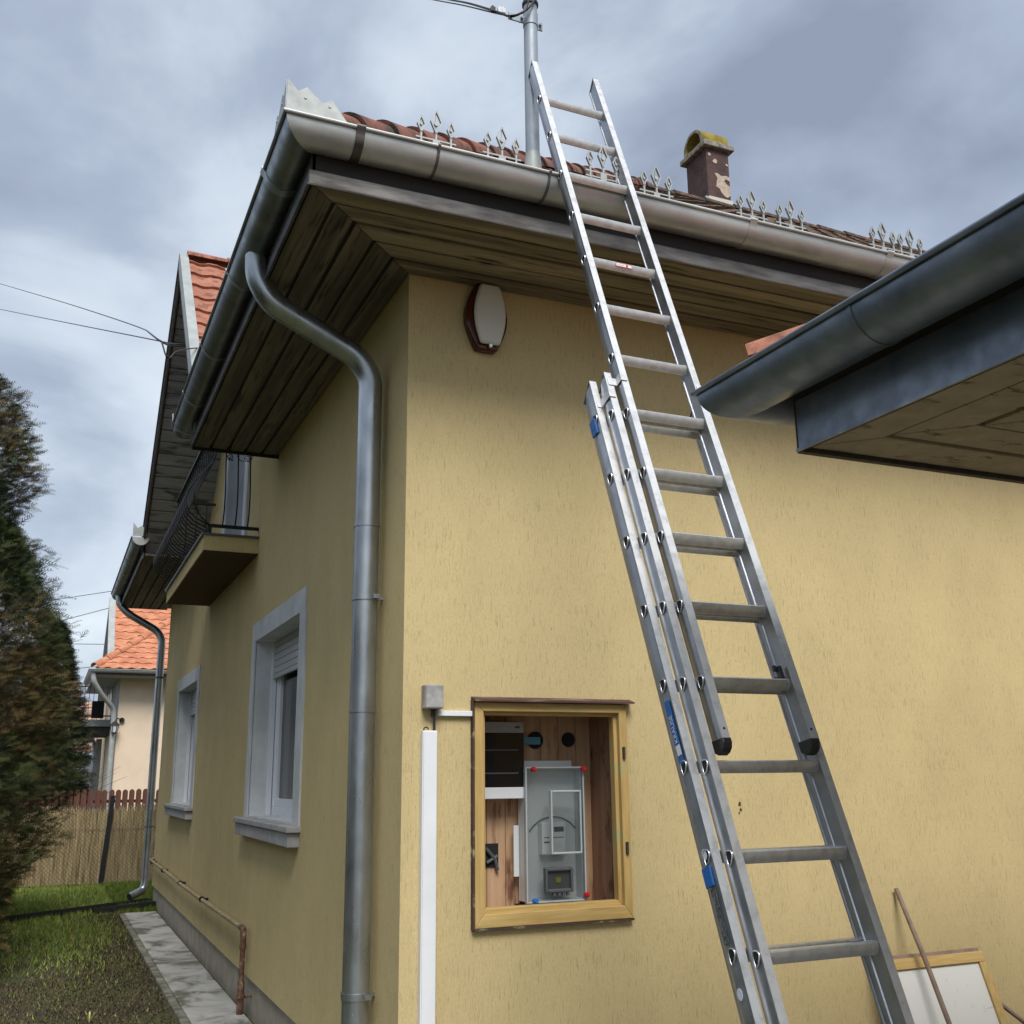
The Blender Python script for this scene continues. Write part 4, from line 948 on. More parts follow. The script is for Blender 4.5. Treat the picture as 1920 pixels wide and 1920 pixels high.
for u, v in ((924, 20), (937, 22), (943, 23)):
    c_ = Vector(q(u, v, -.32)); MB().box(c_.x-.012, c_.x+.012, c_.y-.01, c_.y+.01, c_.z-.008, c_.z+.02).tube([(c_.x, c_.y, c_.z+.018), (c_.x, c_.y, c_.z+.03)], .006, 8).build('connector_body', 'meter_grey' if u > 930 else 'black_plastic', tg, bevel=.002)
K = hit(305, 636, 0, -1.0)
at = (-.02, 5.3, 5.72)
K2 = hit(340, 655, 0, -.66)
cable([q(-80, 508, 30), q(0, 532, 22), q(140, 573, 12), q(270, 616, 8.2), tuple(hit(300, 640, 0, -1.0)), tuple(hit(322, 650, 0, -.75)), at], .007, 'upper of the two service cables crossing the sky to the gable')
cable([q(-80, 563, 30), q(0, 580, 22), q(150, 610, 12), q(292, 638, 7.5), tuple(hit(330, 646, 0, -.72)), at], .007, 'lower of the two service cables crossing the sky to the gable')
cable([tuple(hit(303, 640, 0, -1.0)), tuple(hit(311, 668, 0, -.98)), tuple(hit(318, 672, 0, -.95)), tuple(hit(332, 655, 0, -.8)), at], .005, 'short slack loop of cable hanging beside the gable verge')
for k, (a, b_) in enumerate((((60, 1131), (212, 1108)), ((60, 1178), (205, 1140)), ((100, 1207), (200, 1208)), ((130, 1255), (175, 1250)))):
    cable([q(a[0]-160, a[1]+(a[1]-b_[1])*.6, 40), q(*a, 38), q(*b_, 34), q(b_[0]+60, b_[1]-(a[1]-b_[1])*.4, 33)], .012,
          ['highest distant overhead wire beside the far downpipe', 'second distant overhead wire, sloping, beside the far eaves', 'level distant overhead wire above the small conifer', 'lowest distant overhead wire beside the neighbour gutter'][k], 'overhead_wire', 'cable_grey')

# ------------------------------------------------------------------ gas pipe
gp = hit(457, 1742, 0, -.055); 
gpo = thing('gas_pipe', (-.055, gp.y, 0), 'rusty flaking gas pipe running along the side wall and down to the path', 'pipe')
pts = [(-.055, 10.6, .585), (-.05, 9, .58), (-.06, 7.4, .575), (-.05, 5.9, .575), (-.055, gp.y, gp.z), (-.055, gp.y, -.02)]
MB().tube(smooth_path([(-.0, 10.62, .6), (-.055, 10.55, .585), (-.052, 8.8, .58), (-.06, 7.0, .572), (-.052, 5.4, .57), (-.055, gp.y+.06, gp.z)], .05), .017, 14).build('pipe_run', 'yellow_pipe', gpo, smooth=60)
MB().tube(smooth_path([(-.055, gp.y+.10, gp.z), (-.055, gp.y, gp.z), (-.055, gp.y, gp.z-.1)], .05), .021, 14).tube([(-.055, gp.y, gp.z-.09), (-.055, gp.y, .25)], .018, 14).build('elbow', 'rust_pipe', gpo, smooth=60)
MB().tube([(-.055, gp.y, .25), (-.055, gp.y, .03)], .024, 14).tube([(-.055, gp.y, gp.z-.13), (-.055, gp.y, gp.z-.10)], .024, 12).tube([(-.1, gp.y, .15), (.03, gp.y, .15)], .008, 8).tube([(-.055, gp.y, .14), (-.055, gp.y, .16)], .03, 12).build('standpipe', 'rust_pipe', gpo, smooth=60)
for y_ in (10.3, 8.9, 7.2, 5.55): MB().tube([(-.055, y_, .575), (-.055, y_+.025, .575)], .026, 12).box(-.05, .0, y_, y_+.02, .565, .585).build('pipe_clamp', 'black_iron', gpo)

# black drainage channels on the grass
def trough(A, B, wd, label):
    A, B = Vector(A), Vector(B); d = (B-A).normalized(); sd_ = d.cross(Vector((0, 0, 1))).normalized()
    m_ = MB(); prof = [(-wd/2, .055), (-wd/2, 0), (wd/2, 0), (wd/2, .055), (wd/2-.006, .055), (wd/2-.006, .006), (-wd/2+.006, .006), (-wd/2+.006, .055)]
    m_.sweep(prof, A, B, sd_, (0, 0, 1)); return tag(m_.build('drain_channel', 'bitumen'), label, 'drain channel')
trough((.02, 10.95, .02), (-2.3, 9.35, .012), .12, 'long black drain channel lying across the grass under the far downpipe')
trough((.1, 10.3, .05), (-.72, 10.02, .02), .09, 'short black drain channel against the plinth at the end of the path')

# ------------------------------------------------------------------ board and sticks leaning on the front wall
bd = thing('cabinet_door', (2.85, -.2, 0), 'detached pine-framed white door panel leaning on the wall at lower right', 'door panel')
bt0, bt1 = hit(1672, 1800, 1, -.08), hit(1836, 1778, 1, -.08)
ux_ = (bt1-bt0); ux_.z = 0; Wd = ux_.length; ux_.normalize(); leanv = Vector((0, .26, -bt1.z*-1)); 
topz = bt1.z; dn_ = Vector((0.028, -.22, -topz)).normalized(); O = Vector((bt1.x, -.06, topz)); nb2 = ux_.cross(dn_).normalized()
if nb2.y > 0: nb2 = -nb2
def bpart(a0, a1, b0, b1, t0, t1, mt, name): 
    m_ = MB(); m_.obox(O-ux_*a1+dn_*b0+nb2*t0, ux_*(a1-a0), dn_*(b1-b0), nb2*(t1-t0)); m_.build(name, mt, bd, bevel=.002)
bpart(.0, Wd+.1, 0, .028, 0, .012, 'stick_wood', 'back_edge')
bpart(-.0, Wd+.1, .02, .07, .013, .034, 'frame_wood_rail', 'frame_rail')
bpart(-.005, .045, .071, topz-.0, .013, .034, 'frame_wood', 'frame_stile'); bpart(Wd+.06, Wd+.1, .071, topz, .013, .034, 'frame_wood', 'frame_stile')
bpart(.046, Wd+.059, .071, topz, .013, .022, 'marble_board', 'panel')
st1 = tag(MB().tube([hit(1680, 1666, 1, -.02), hit(1735, 1800, 1, -.17), hit(1782, 1925, 1, -.3), hit(1850, 2100, 1, -.5)], [.0115, .012, .0125, .013], 12).build('stick', 'stick_wood', smooth=60), 'long weathered stick leaning on the wall in front of the door panel', 'stick')
st2 = tag(MB().tube([hit(1850, 1862, 1, -.04), hit(1925, 1920, 1, -.15), hit(2060, 2020, 1, -.35)], .012, 12).build('stick', 'stick_wood', smooth=60), 'second stick, slanting away behind the right edge of the door panel', 'stick')

# ------------------------------------------------------------------ annex roof corner, upper right
AX, AY, AZ = .48, -2.2, 2.5
annex = thing('annex', (1.4, -3.5, 0), 'annex roof corner with blue-grey zinc gutter in the upper right foreground', 'annex')
fr2, nbd = MB(), 5
bw = .165
for i in range(7):
    a, b_ = i*bw+.006, (i+1)*bw-.008; dz = .004*(i % 2)
    # boards parallel to the left edge (running -y) and to the far edge (running +x), mitred
    fr2.prism([(AX+a, AY-a-.003, AZ+dz), (AX+b_, AY-b_-.003, AZ+dz), (AX+b_, -7, AZ+dz), (AX+a, -7, AZ+dz)], (0, 0, .016))
    fr2.prism([(AX+a+.003, AY-a, AZ+dz), (6, AY-a, AZ+dz), (6, AY-b_, AZ+dz), (AX+b_+.003, AY-b_, AZ+dz)], (0, 0, .016))
fr2.build('soffit', 'annex_wood', annex, bevel=.003)
MB().box(AX, 6, -7, AY, AZ+.02, AZ+.03).build('soffit_backing', 'dark_board', annex)
fa = MB().box(AX-.006, AX-.001, -7, AY+.006, AZ-.008, AZ+.14); fa.box(AX-.014, AX-.0065, -7, AY+.010, AZ-.012, AZ-.004)
fa.build('fascia', 'zinc_blue', annex)
MB().box(AX-.002, AX+.02, -7, AY, AZ-.004, AZ+.3).box(AX, 6, AY, AY+.022, AZ-.012, AZ+.3).build('fascia_board', 'dark_board', annex)
GA = .115; AGZ = AZ+.205; AR = .092
g1 = gutter(annex, (AX-GA, AY+GA, AGZ), (AX-GA, -7, AGZ), (-1, 0, 0), r=AR, matn='zinc_blue', m0=-1)
g2 = gutter(annex, (AX-GA, AY+GA, AGZ), (6, AY+GA, AGZ), (0, 1, 0), r=AR, matn='zinc_blue', m0=-1)
gutter_band(g1, (AX-GA, -2.66, AGZ), (0, 1, 0), (-1, 0, 0), 'seam', .012, 'zinc_blue', r=AR-.001, strap=False)
gutter_band(g1, (AX-GA, -3.22, AGZ), (0, 1, 0), (-1, 0, 0), 'bracket', .035, 'zinc_gutter', r=AR)
mb = MB(); mb.prism([(AX-GA-AR-.012, -3.24, AGZ-.02), (AX-GA-AR-.012, -3.205, AGZ-.02), (AX-GA-AR-.012, -3.205, AGZ+.05), (AX-GA-AR-.012, -3.222, AGZ+.066), (AX-GA-AR-.012, -3.24, AGZ+.04)], (-.003, 0, 0)); mb.build('bracket', 'zinc_gutter', g1)
ar = MB(); ar.add([(AX-.07, AY+.07, AGZ+.03), (6, AY+.07, AGZ+.03), (6, -4.6, AGZ+.83), (AX+2.3, -4.6, AGZ+.83)], [(0, 1, 2, 3)]); ar.add([(AX-.07, AY+.07, AGZ+.03), (AX+2.3, -4.6, AGZ+.83), (AX+2.3, -7, AGZ+.83), (AX-.07, -7, AGZ+.03)], [(0, 1, 2, 3)])
aro = ar.build('roof', 'tile_orange', annex)
ridge((AX-.085, AY+.085, AGZ+.062), (AX+2.2, AY-2.2, AGZ+.06+.34*2.28), step=.4, r=.075, matn='tile_orange', parent=annex, name='hip_tiles', flat=.75)
ps = hit(1914, 800, 2, AZ); MB().box(ps.x+.03, ps.x+.13, ps.y-.25, ps.y-.15, 0, AZ).build('post', 'dark_board', annex, bevel=.004)
MB().box(1.75, 5.9, -6.9, -2.75, 0, AZ).build('wall', 'wall_cream', annex)

# ------------------------------------------------------------------ neighbour house (same type, further back)
NX, NY = 0.05, 22.4
GXN = NX-.27; ay, az = NY+3.35, 6.45
nh = thing('house', (NX+4, NY+4, 0), 'cream neighbour house with bright orange tiled roof beyond the fences', 'house')
MB().box(NX, NX+9, NY, NY+10, 0, 4.1).build('wall', 'wall_cream', nh)
MB().box(NX-.012, NX-.002, NY+.02, NY+2.5, 0, 4.0).build('side_wall', 'wall_plain_grey', nh)
MB().box(NX-.62, NX+9, NY-.62, NY, 3.95, 4.0).box(NX-.62, NX, NY, NY+5.0, 3.95, 4.0).build('soffit', 'wall_plain_grey', nh)
NZ = 4.10
g = gutter(nh, (NX-.66, NY-.66, NZ), (NX+9, NY-.66, NZ), (0, -1, 0), matn='zinc_light', m0=-1, r=.075); gutter(nh, (NX-.66, NY-.66, NZ), (NX-.66, NY+3.2, NZ), (-1, 0, 0), matn='zinc_dull', m0=-1, r=.075)
MB().box(NX-.6, NX+9, NY-.64, NY-.62, 3.95, 4.16).build('fascia', 'dark_board', nh)
np_ = math.radians(38); nvd = Vector((0, math.cos(np_), math.sin(np_)))
tiles((NX-.6, NY-.66, NZ+.04), (1, 0, 0), nvd, 9, 6, tw=.26, rh=.235, wave=.004, lip=.028, scallop=.05, clip=lambda t: (max(0, t*math.cos(np_)), 9), seed=21, nper=8).build('roof_tiles', 'tile_new', nh, smooth=50)
# its side gable: near slope facing us
gy0, gz0 = NY+2.2, NZ+.05
tiles((GXN+.16, NY+1.0, az-2.35), (1, 0, 0), (0, 1, 1.0), 5, 3.33, tw=.26, rh=.30, wave=.004, lip=.028, scallop=.05, seed=22, nper=8).build('gable_tiles', 'tile_new', nh, smooth=50)
ridge((NX-.62, NY-.62, NZ+.05), (NX+4, NY+4, NZ+.05+4.62*math.tan(np_)), step=.42, r=.10, matn='tile_new', parent=nh, name='hip_tiles')
MB().prism([(GXN, NY+.95, az-2.45), (GXN, ay, az), (GXN, ay, az-.28), (GXN, NY+1.2, az-2.45)], (.17, 0, 0)).build('verge_trim', 'zinc_light', nh)
MB().prism([(GXN+.01, ay+.02, az-.02), (GXN+.01, ay+2.4, az-2.4), (GXN+.01, ay+2.4, az-2.65), (GXN+.01, ay+.02, az-.27)], (.6, 0, 0)).build('verge_board', 'wall_plain_grey', nh)
downpipe(nh, [(NX-.64, NY-.6, NZ-.06), (NX-.62, NY-.6, NZ-.26), (NX-.45, NY-.45, NZ-.52), (NX-.12, NY-.14, NZ-.85), (NX-.09, NY-.1, NZ-1.1), (NX-.09, NY-.1, .1)], matn='zinc_light', r=.06)
# balcony of the neighbour
nb3 = MB().box(NX-.95, NX, NY+2.6, NY+5.2, 2.95, 3.12).build('balcony', 'wall_plain_grey', nh)
rr_ = MB()
for z in (3.2, 3.95): rr_.box(NX-.93, NX-.90, NY+2.62, NY+5.2, z, z+.03); rr_.box(NX-.93, NX, NY+2.62, NY+2.65, z, z+.03)
for k in range(9): rr_.box(NX-.92+k*.11, NX-.908+k*.11, NY+2.625, NY+2.645, 3.12, 3.95)
for k in range(20): rr_.box(NX-.925, NX-.91, NY+2.65+k*.13, NY+2.665+k*.13, 3.12, 3.95)
rr_.box(NX-.5, NX-.2, NY+2.70, NY+2.74, 3.16, 3.6)
rr_.build('railing', 'black_iron', nb3)
MB().box(NX-.9, NX, NY+2.7, NY+5.1, 2.75, 2.949).build('balcony_beam', 'dark_board', nb3)
MB().box(NX-.02, NX+.0, NY+2.9, NY+4.2, 3.12, 4.0).build('balcony_door', 'upvc', nh)
MB().tube(smooth_path([(NX-.5, NY+5.4, 2.85), (NX-.32, NY+5.2, 2.7), (NX-.26, NY+5.0, 2.5), (NX-.26, NY+5.0, .1)], .15), .06, 12).build('downpipe', 'zinc_dull', nh, smooth=50)
MB().box(NX-.24, NX-.1, NY+4.6, NY+5, 0, 2.7).build('pillar', 'wall_plain_grey', nh)
lx, lz = hit(215, 1360, 1, NY-.2)[0], hit(215, 1360, 1, NY-.2)[2]
la = thing('wall_lantern', (lx, NY-.2, lz-.15), 'small black lantern on the corner of the cream neighbour house', 'lantern')
mb = MB()
hexa = lambda r_, z: [(lx+r_*math.cos(math.pi/3*k), NY-.2+r_*math.sin(math.pi/3*k), z) for k in range(6)]
def frust(r0, z0, r1, z1): MBX = MB(); MBX.add(hexa(r0, z0)+hexa(r1, z1), [tuple(range(5, -1, -1)), tuple(range(6, 12))]+[(i, (i+1) % 6, (i+1) % 6+6, i+6) for i in range(6)]); return MBX
frust(.055, lz-.16, .095, lz+.0).build('glass', 'meter_grey', la)
frust(.12, lz+.001, .03, lz+.09).build('roof', 'black_iron', la)
bb_ = MB()
for k in range(6): bb_.tube([hexa(.058, lz-.165)[k], hexa(.1, lz)[k]], .008, 5)
bb_.box(lx-.05, lx+.05, NY-.25, NY-.15, lz-.19, lz-.161); bb_.build('frame', 'black_iron', la)
MB().tube(smooth_path([(lx, NY-.2, lz+.08), (lx+.05, NY-.18, lz+.17), (lx+.16, NY-.03, lz+.13), (lx+.16, NY, lz+.13)], .06), .014, 8).tube([(lx+.16, NY, lz+.13), (lx+.16, NY-.06, lz+.13)], .06, 12).build('arm', 'black_iron', la)

# far outbuilding
fo = thing('outbuilding', (-.5, 33, 0), 'low grey outbuilding with weathered tiled roof seen between the conifers and the neighbour house', 'outbuilding')
MB().box(-3, 2, 32.5, 36, 0, 2.45).build('wall', 'shed_wall', fo)
MB().box(-1.1, .1, 32.46, 32.49, 0, 1.5).build('door', 'dark_board', fo)
MB().box(-3.1, 2.1, 32.2, 32.3, 2.38, 2.46).build('gutter', 'zinc_light', fo)
tiles((-3.1, 32.2, 2.46), (1, 0, 0), (0, .8, .62), 5.2, 2.8, tw=.24, rh=.19, wave=.012, lip=.03, seed=31).build('roof_tiles', 'tile_distant', fo, smooth=50)

# ------------------------------------------------------------------ fences
YF = 14.02
rf = thing('reed_fence', (-1, YF, 0), 'straw-coloured reed screen on a wire mesh fence at the back of the lawn', 'fence')
rm = MB(); rnd = random.Random(5)
x = -5.2; pcol = []
while x < 3.2:
    wd = rnd.uniform(.006, .012); ht = 1.20+.02*math.sin(x*3)+rnd.uniform(-.05, .02)+(.07 if x > .6 else 0); y_ = YF+rnd.uniform(.0, .012); t0 = rnd.uniform(-.012, .012)
    rm.add([(x, y_, .03), (x+wd, y_+.002, .03), (x+wd+t0, y_+.002, ht), (x+t0, y_, ht)], [(0, 1, 2, 3)]); rm.add([(x, y_, .03), (x+wd*.5, y_-.006, .03), (x+wd*.5+t0, y_-.006, ht), (x+t0, y_, ht)], [(0, 1, 2, 3)])
    x += wd*.93
rm.build('reed_screen', 'reed', rf)
MB().box(-5.2, 3.2, YF+.02, YF+.024, .03, 1.12).build('screen_backing', 'reed', rf)
wm = MB()
for k in range(-26, 150):
    x0_ = -5.2+k*.065
    for sg in (1, -1):
        xa, xb = x0_, x0_+sg*1.2
        if min(xa, xb) < -5.4 or max(xa, xb) > 3.4: continue
        wm.tube([(xa, YF-.015, .03), (xb, YF-.015, 1.23)], .0024, 3, caps=False)
for z in (.85, 1.2): wm.tube([(-5.2, YF-.015, z), (3.2, YF-.015, z)], .003, 4)
wm.build('wire_mesh', 'wire', rf)
for (x_, lean) in ((-.47, .09), (-2.9, .02), (2.1, .0)):
    mb = MB(); mb.prism([(x_-.035, YF-.05, 0), (x_+.035, YF-.05, 0), (x_+.035+lean, YF-.03, 1.36), (x_-.035+lean, YF-.03, 1.36)], (0, .035, 0)); mb.build('post', 'black_iron', rf)
pf = thing('picket_fence', (0, 14.6, 0), 'red-brown picket fence with rounded tops behind the reed screen', 'fence')
MB().box(-4.5, 3.4, 14.62, 14.65, 1.235, 1.285).build('rail', 'black_iron', pf); MB().box(-4.5, 3.4, 14.62, 14.65, .35, .41).build('rail', 'black_iron', pf)
pp = None; xk = -2.6
def picket():
    pr = [(-.042, .05), (.042, .05), (.042, 1.40)]+[(.042*math.cos(a), 1.40+.05*math.sin(a)) for a in [math.pi*k/8 for k in range(1, 8)]]+[(-.042, 1.40)]
    return MB().prism([(a-2.6, 14.618, b_) for a, b_ in pr], (0, -.018, 0)).build('picket', 'picket_red', pf)
pk0 = picket(); k = 1
while -2.6+k*.106 < 1.9:
    o = pk0.copy(); COL.objects.link(o); o.parent = pf; o.location = (k*.106+random.uniform(-.004, .004), 0, random.uniform(-.008, .008)); k += 1

# ------------------------------------------------------------------ conifers
def set_col(o, cols_per_face, nv):
    me = o.data; ca = me.color_attributes.new('Col', 'FLOAT_COLOR', 'CORNER')
    ca.data.foreach_set('color', np.asarray(cols_per_face, dtype=np.float32).ravel())
def conifer(name, cx, cy, prof, nsp, size, palette, label, seed, trunk_h, brown=None):
    """prof: list (z, radius). sprays: flat feathery fans of pointed leaflets"""
    rs = np.random.RandomState(seed)
    zs_ = np.array([p_[0] for p_ in prof]); rs_ = np.array([p_[1] for p_ in prof])
    V, F, Cc = [], [], []
    # leaflet template in spray plane: stem along +u, leaflets on both sides
    tmpl = []
    for k in range(5):
        s0 = .12+.17*k
        for sg in (1, -1):
            L1 = .42*(1-.13*k); a = .75; du, dv_ = L1*math.cos(a), sg*L1*math.sin(a)
            tmpl.append([(s0-.035, 0), (s0+.035, 0), (s0+du, dv_)])
    tmpl.append([(0, -.02), (0, .02), (1.05, 0)])
    T_ = np.array(tmpl)  # (n,3,2)
    zz = rs.uniform(zs_.min(), zs_.max(), nsp); th = rs.uniform(0, 2*np.pi, nsp)
    # lumpy outline
    lump = 1+.10*np.sin(th*3+zz*2.1+seed)+.08*np.sin(th*7-zz*4.3)+.08*np.sin(zz*9+th*2)+.06*np.sin(zz*17+th*11)
    R_ = np.interp(zz, zs_, rs_)*lump; dep = rs.beta(5, 1.3, nsp); rad = R_*dep
    C_ = np.stack([cx+rad*np.cos(th), cy+rad*np.sin(th), zz], 1)
    out_ = np.stack([np.cos(th), np.sin(th), np.zeros(nsp)], 1)
    d = out_*rs.uniform(.5, 1.2, (nsp, 1))+np.array([0, 0, 1])*rs.uniform(.1, 1.0, (nsp, 1))+rs.normal(0, .35, (nsp, 3)); d /= np.linalg.norm(d, axis=1)[:, None]
    side = np.cross(d, rs.normal(0, 1, (nsp, 3))); side /= np.linalg.norm(side, axis=1)[:, None]
    sz = size*rs.uniform(.6, 1.35, (nsp, 1, 1, 1)); nT = len(T_)
    pts = C_[:, None, None, :]+sz*(T_[None, :, :, 0, None]*d[:, None, None, :]+T_[None, :, :, 1, None]*side[:, None, None, :])
    pts[..., 2] -= (sz[..., 0]*.25*T_[None, :, :, 0]**2)
    V = pts.reshape(-1, 3); n = len(V)//3
    me = bpy.data.meshes.new('crown'); me.vertices.add(len(V)); me.loops.add(len(V)); me.polygons.add(n)
    root = thing(name, (cx, cy, 0), label, 'conifer')
    me.vertices.foreach_set('co', (V-np.array([cx, cy, 0])).ravel()); me.loops.foreach_set('vertex_index', np.arange(len(V))); me.polygons.foreach_set('loop_start', np.arange(0, len(V), 3)); me.polygons.foreach_set('loop_total', np.full(n, 3))
    me.update(); me.validate()
    pal = np.array(palette); br = np.array(brown if brown is not None else palette[0])
    pick = rs.randint(0, len(pal), nsp); col = pal[pick]*rs.uniform(.7, 1.35, (nsp, 1))
    if brown is not None:
        bn = np.sin(C_[:, 2]*2.4+C_[:, 1]*1.3+1.0)+np.sin(C_[:, 0]*5+C_[:, 2]*4)*.6+rs.normal(0, .5, nsp); mk = (bn+(3.0-C_[:, 2])*.25 > .1)
        col[mk] = br[rs.randint(0, len(br), mk.sum())]*rs.uniform(.7, 1.4, (mk.sum(), 1))
    cc_ = np.repeat(col, nT*3, axis=0); cc_ = np.concatenate([cc_, np.ones((len(cc_), 1))], 1)
    o = bpy.data.objects.new('crown', me); COL.objects.link(o); o.parent = root; me.materials.append(MATS['foliage']); set_col(o, cc_, 3)
    tk = MB().tube([(cx, cy, 0), (cx+.03, cy, trunk_h*.5), (cx, cy, trunk_h)], [.09, .06, .015], 10)
    rr2 = random.Random(seed)
    for k in range(int(trunk_h*7)):
        z = .25+k/7.; a = rr2.uniform(0, 6.28); L1 = float(np.interp(z, zs_, rs_))*.85
        if L1 > .05: tk.tube([(cx, cy, z), (cx+L1*.5*math.cos(a), cy+L1*.5*math.sin(a), z+.08), (cx+L1*math.cos(a), cy+L1*math.sin(a), z+.28)], [.018, .012, .004], 5)
    tk.build('trunk', 'bark', root, smooth=60)
    return root
GR_ = [(.028, .042, .012), (.042, .058, .018), (.014, .022, .009), (.07, .085, .03), (.02, .03, .012)]
BRN = [(.105, .075, .03), (.13, .09, .036), (.045, .036, .014), (.07, .062, .022), (.025, .022, .010)]
conifer('thuja_tree', -2.75, 6.0, [(.05, .8), (.4, 1.05), (.8, 1.08), (1.2, 1.22), (1.6, 1.32), (2.2, 1.34), (2.8, 1.26), (3.2, 1.2), (3.55, 1.08), (3.8, .82), (4.1, 1.0), (4.5, 1.05), (4.8, .95), (5.1, .75), (5.35, .45), (5.5, .05)], 42000, .125, GR_, 'nearest tall thuja with browning foliage at the left edge', 2, 5.6, BRN)
conifer('thuja_tree', -2.15, 9.6, [(.1, .3), (.8, .8), (1.6, 1.0), (2.4, .95), (3.2, .80), (3.8, .5), (4.4, .2), (4.7, .02)], 15000, .15, GR_, 'second thuja, darker green, just behind the browning one', 5, 4.4, [(.05, .065, .02), (.09, .075, .025)])
DK = [(.014, .020, .010), (.02, .028, .012), (.03, .034, .014), (.010, .014, .008)]
conifer('thuja_tree', -1.42, 16.2, [(.3, .6), (1.2, .72), (2.0, .66), (2.8, .5), (3.4, .34), (3.9, .2), (4.35, .02)], 12000, .17, DK, 'small dark pointed conifer behind the picket fence', 9, 4.5)
conifer('thuja_tree', -2.0, 18.5, [(.3, .9), (1.2, 1.15), (2.0, 1.0), (2.6, .8), (3.4, .5), (4.2, .02)], 9000, .17, DK, 'broad dark conifer mostly hidden behind the browning thuja, farthest left beyond the fence', 13, 3.2)

src_ = [o for o in bpy.data.objects if o.name == 'thuja_tree'][0]
for i, (x_, y_, sc__, lb) in enumerate(((-7.2, 3.0, .85, 'nearest'), (-7.6, .6, .9, 'second'), (-7.1, -1.8, .8, 'third'), (-7.5, -4.4, .88, 'fourth'), (-7.3, 5.6, .9, 'farthest'))):  # out-of-view thuja copies added to darken what the ladder sides reflect
    c_ = src_.copy(); COL.objects.link(c_); c_.location = (x_, y_, 0); c_.scale = (1, 1, sc__); c_.rotation_euler.z = i*1.3
    c_['label'] = lb+' unseen browning thuja added to darken reflections'; c_['group'] = 'added unseen thujas'
    for chd in src_.children:
        d_ = chd.copy(); COL.objects.link(d_); d_.parent = c_

# bare shrub in front of the far outbuilding
sh = MB(); rnd = random.Random(8)
for k in range(70):
    x_, y_ = rnd.uniform(-1.7, -.5), rnd.uniform(18.8, 20.2); a = rnd.uniform(-.6, .6); h = rnd.uniform(.5, 1.2)
    sh.tube([(x_, y_, 1.0), (x_+a*.4, y_, 1.0+h*.5), (x_+a*1.1+.1, y_+.1, 1.0+h*.75)], [.01, .007, .003], 4)
for k in range(12): x_ = -1.6+k*.1; sh.tube([(x_, 19.4, 0), (x_+.02, 19.4, 1.1)], .012, 5)
tag(sh.build('bare_shrub', 'bark'), 'tangle of bare twigs in front of the grey outbuilding', 'shrub')

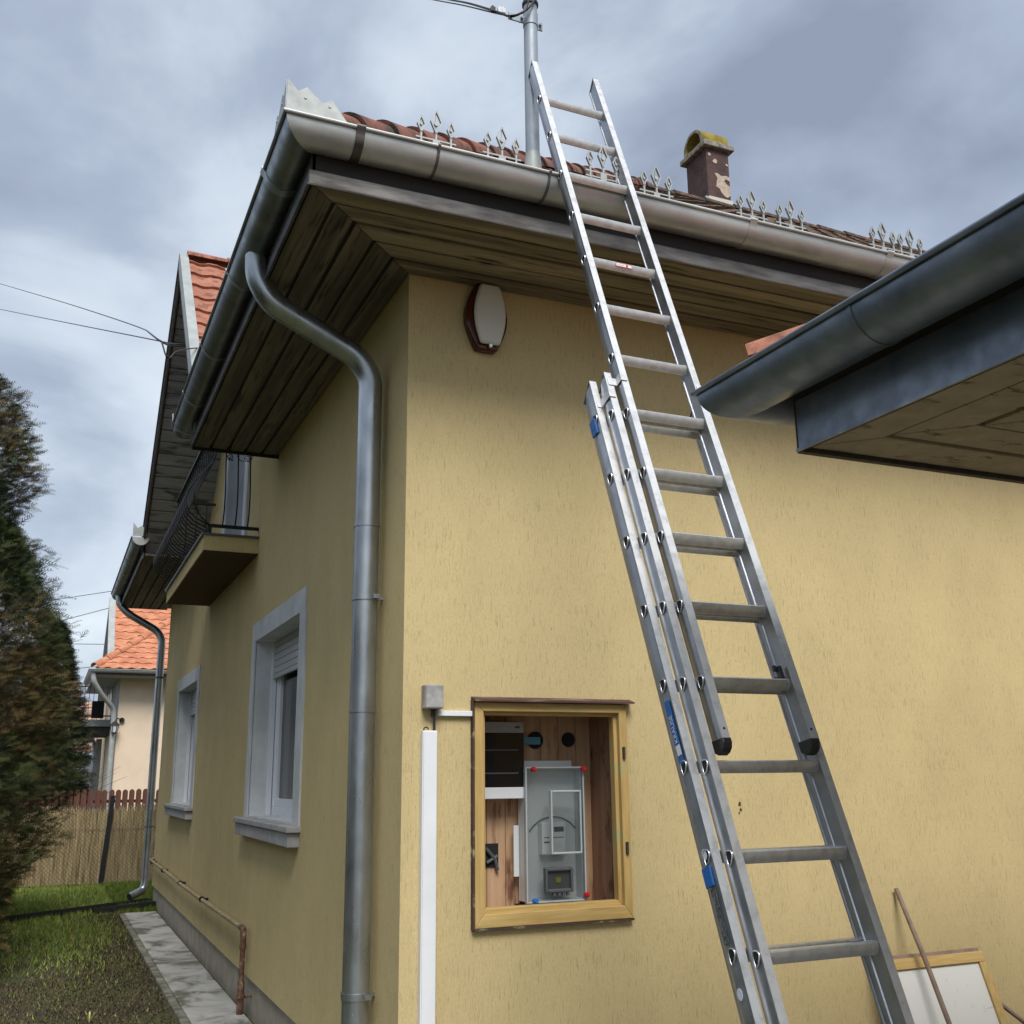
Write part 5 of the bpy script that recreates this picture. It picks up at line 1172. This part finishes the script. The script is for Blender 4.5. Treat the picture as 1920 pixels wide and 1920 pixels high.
# ------------------------------------------------------------------ grass
def blades(name, n, xr_, yr_, h, cols, seed, dens=None, label_kind='stuff'):
    rs = np.random.RandomState(seed); X = rs.uniform(*xr_, n); Y = rs.uniform(*yr_, n)
    if dens is not None:
        k_ = rs.uniform(0, 1, n) < dens(X, Y); X, Y = X[k_], Y[k_]
    n = len(X); a = rs.uniform(0, 6.28, n); H_ = h*rs.uniform(.4, 1.3, n)*np.clip(.35+(Y-3)*.12, .35, 1); w_ = .004+.003*rs.uniform(0, 1, n); lx_, ly_ = rs.normal(0, .45, n)*H_, rs.normal(0, .45, n)*H_
    V = np.zeros((n, 3, 3)); V[:, 0] = np.stack([X-w_*np.cos(a), Y-w_*np.sin(a), np.zeros(n)], 1); V[:, 1] = np.stack([X+w_*np.cos(a), Y+w_*np.sin(a), np.zeros(n)], 1); V[:, 2] = np.stack([X+lx_, Y+ly_, H_], 1)
    me = bpy.data.meshes.new(name); me.vertices.add(3*n); me.loops.add(3*n); me.polygons.add(n)
    me.vertices.foreach_set('co', V.reshape(-1)); me.loops.foreach_set('vertex_index', np.arange(3*n)); me.polygons.foreach_set('loop_start', np.arange(0, 3*n, 3)); me.polygons.foreach_set('loop_total', np.full(n, 3)); me.update()
    cl_ = np.array(cols)[rs.randint(0, len(cols), n)]*rs.uniform(.7, 1.3, (n, 1)); cc_ = np.concatenate([np.repeat(cl_, 3, axis=0), np.ones((3*n, 1))], 1)
    o = bpy.data.objects.new(name, me); COL.objects.link(o); me.materials.append(MATS['grass_blades']); set_col(o, cc_, 3); return o
def dn1(X, Y):
    f_ = .5+.5*np.sin(X*2.3+Y*1.1)*np.sin(Y*1.7-X)+.25*np.sin(X*7+Y*5); f_ = np.clip(f_, 0, 1)
    far = np.clip((Y-5.6)/2.5, .05, 1); dry = np.clip((-.50-X)/.45, .12, 1); dry = np.where(Y > 10.3, 1, dry)
    return np.clip((.45+.55*f_)*far*dry, 0, 1)
tag(blades('grass', 110000, (-3.6, -.45), (2.5, 14.0), .055, [(.17, .25, .04), (.21, .28, .05), (.12, .18, .03), (.26, .26, .09)], 4, dn1), 'short patchy green lawn left of the concrete path', 'grass', kind='stuff')
tag(blades('grass', 14000, (-.44, .55), (9.9, 14.0), .07, [(.10, .15, .025), (.13, .17, .03)], 6), 'strip of green grass between the house end and the reed fence', 'grass', kind='stuff')
tag(blades('dry_grass', 75000, (-3.0, -.44), (2.3, 9.9), .032, [(.12, .09, .055), (.085, .065, .04), (.17, .135, .08), (.07, .08, .03), (.045, .036, .024), (.03, .025, .018)], 7, lambda X, Y: np.clip(np.where(X > -1.05, .9, np.where(Y < 5.6, .8, .12)), 0, 1)), 'dry brown grass and moss along the edge of the path', 'grass', kind='stuff')
pl = thing('seedling', (-1.0, 2.85, 0), 'tiny pale yellow-green plant at the bottom left', 'plant')
cs = hit(168, 1905, 2, .05)
pm_ = MB(); rnd = random.Random(3)
for k in range(9):
    a = rnd.uniform(0, 6.28); L1 = rnd.uniform(.03, .06); x_, y_ = cs.x, cs.y
    pm_.add([(x_, y_, .0), (x_+.5*L1*math.cos(a)-.006*math.sin(a), y_+.5*L1*math.sin(a)+.006*math.cos(a), .06), (x_+L1*math.cos(a), y_+L1*math.sin(a), .075), (x_+.5*L1*math.cos(a)+.006*math.sin(a), y_+.5*L1*math.sin(a)-.006*math.cos(a), .06)], [(0, 1, 2, 3)])
mat('pale_leaf', (.40, .40, .15), .7); pm_.build('leaf', 'pale_leaf', pl)

for o in bpy.data.objects:
    if '_o' in o.keys(): del o['_o']
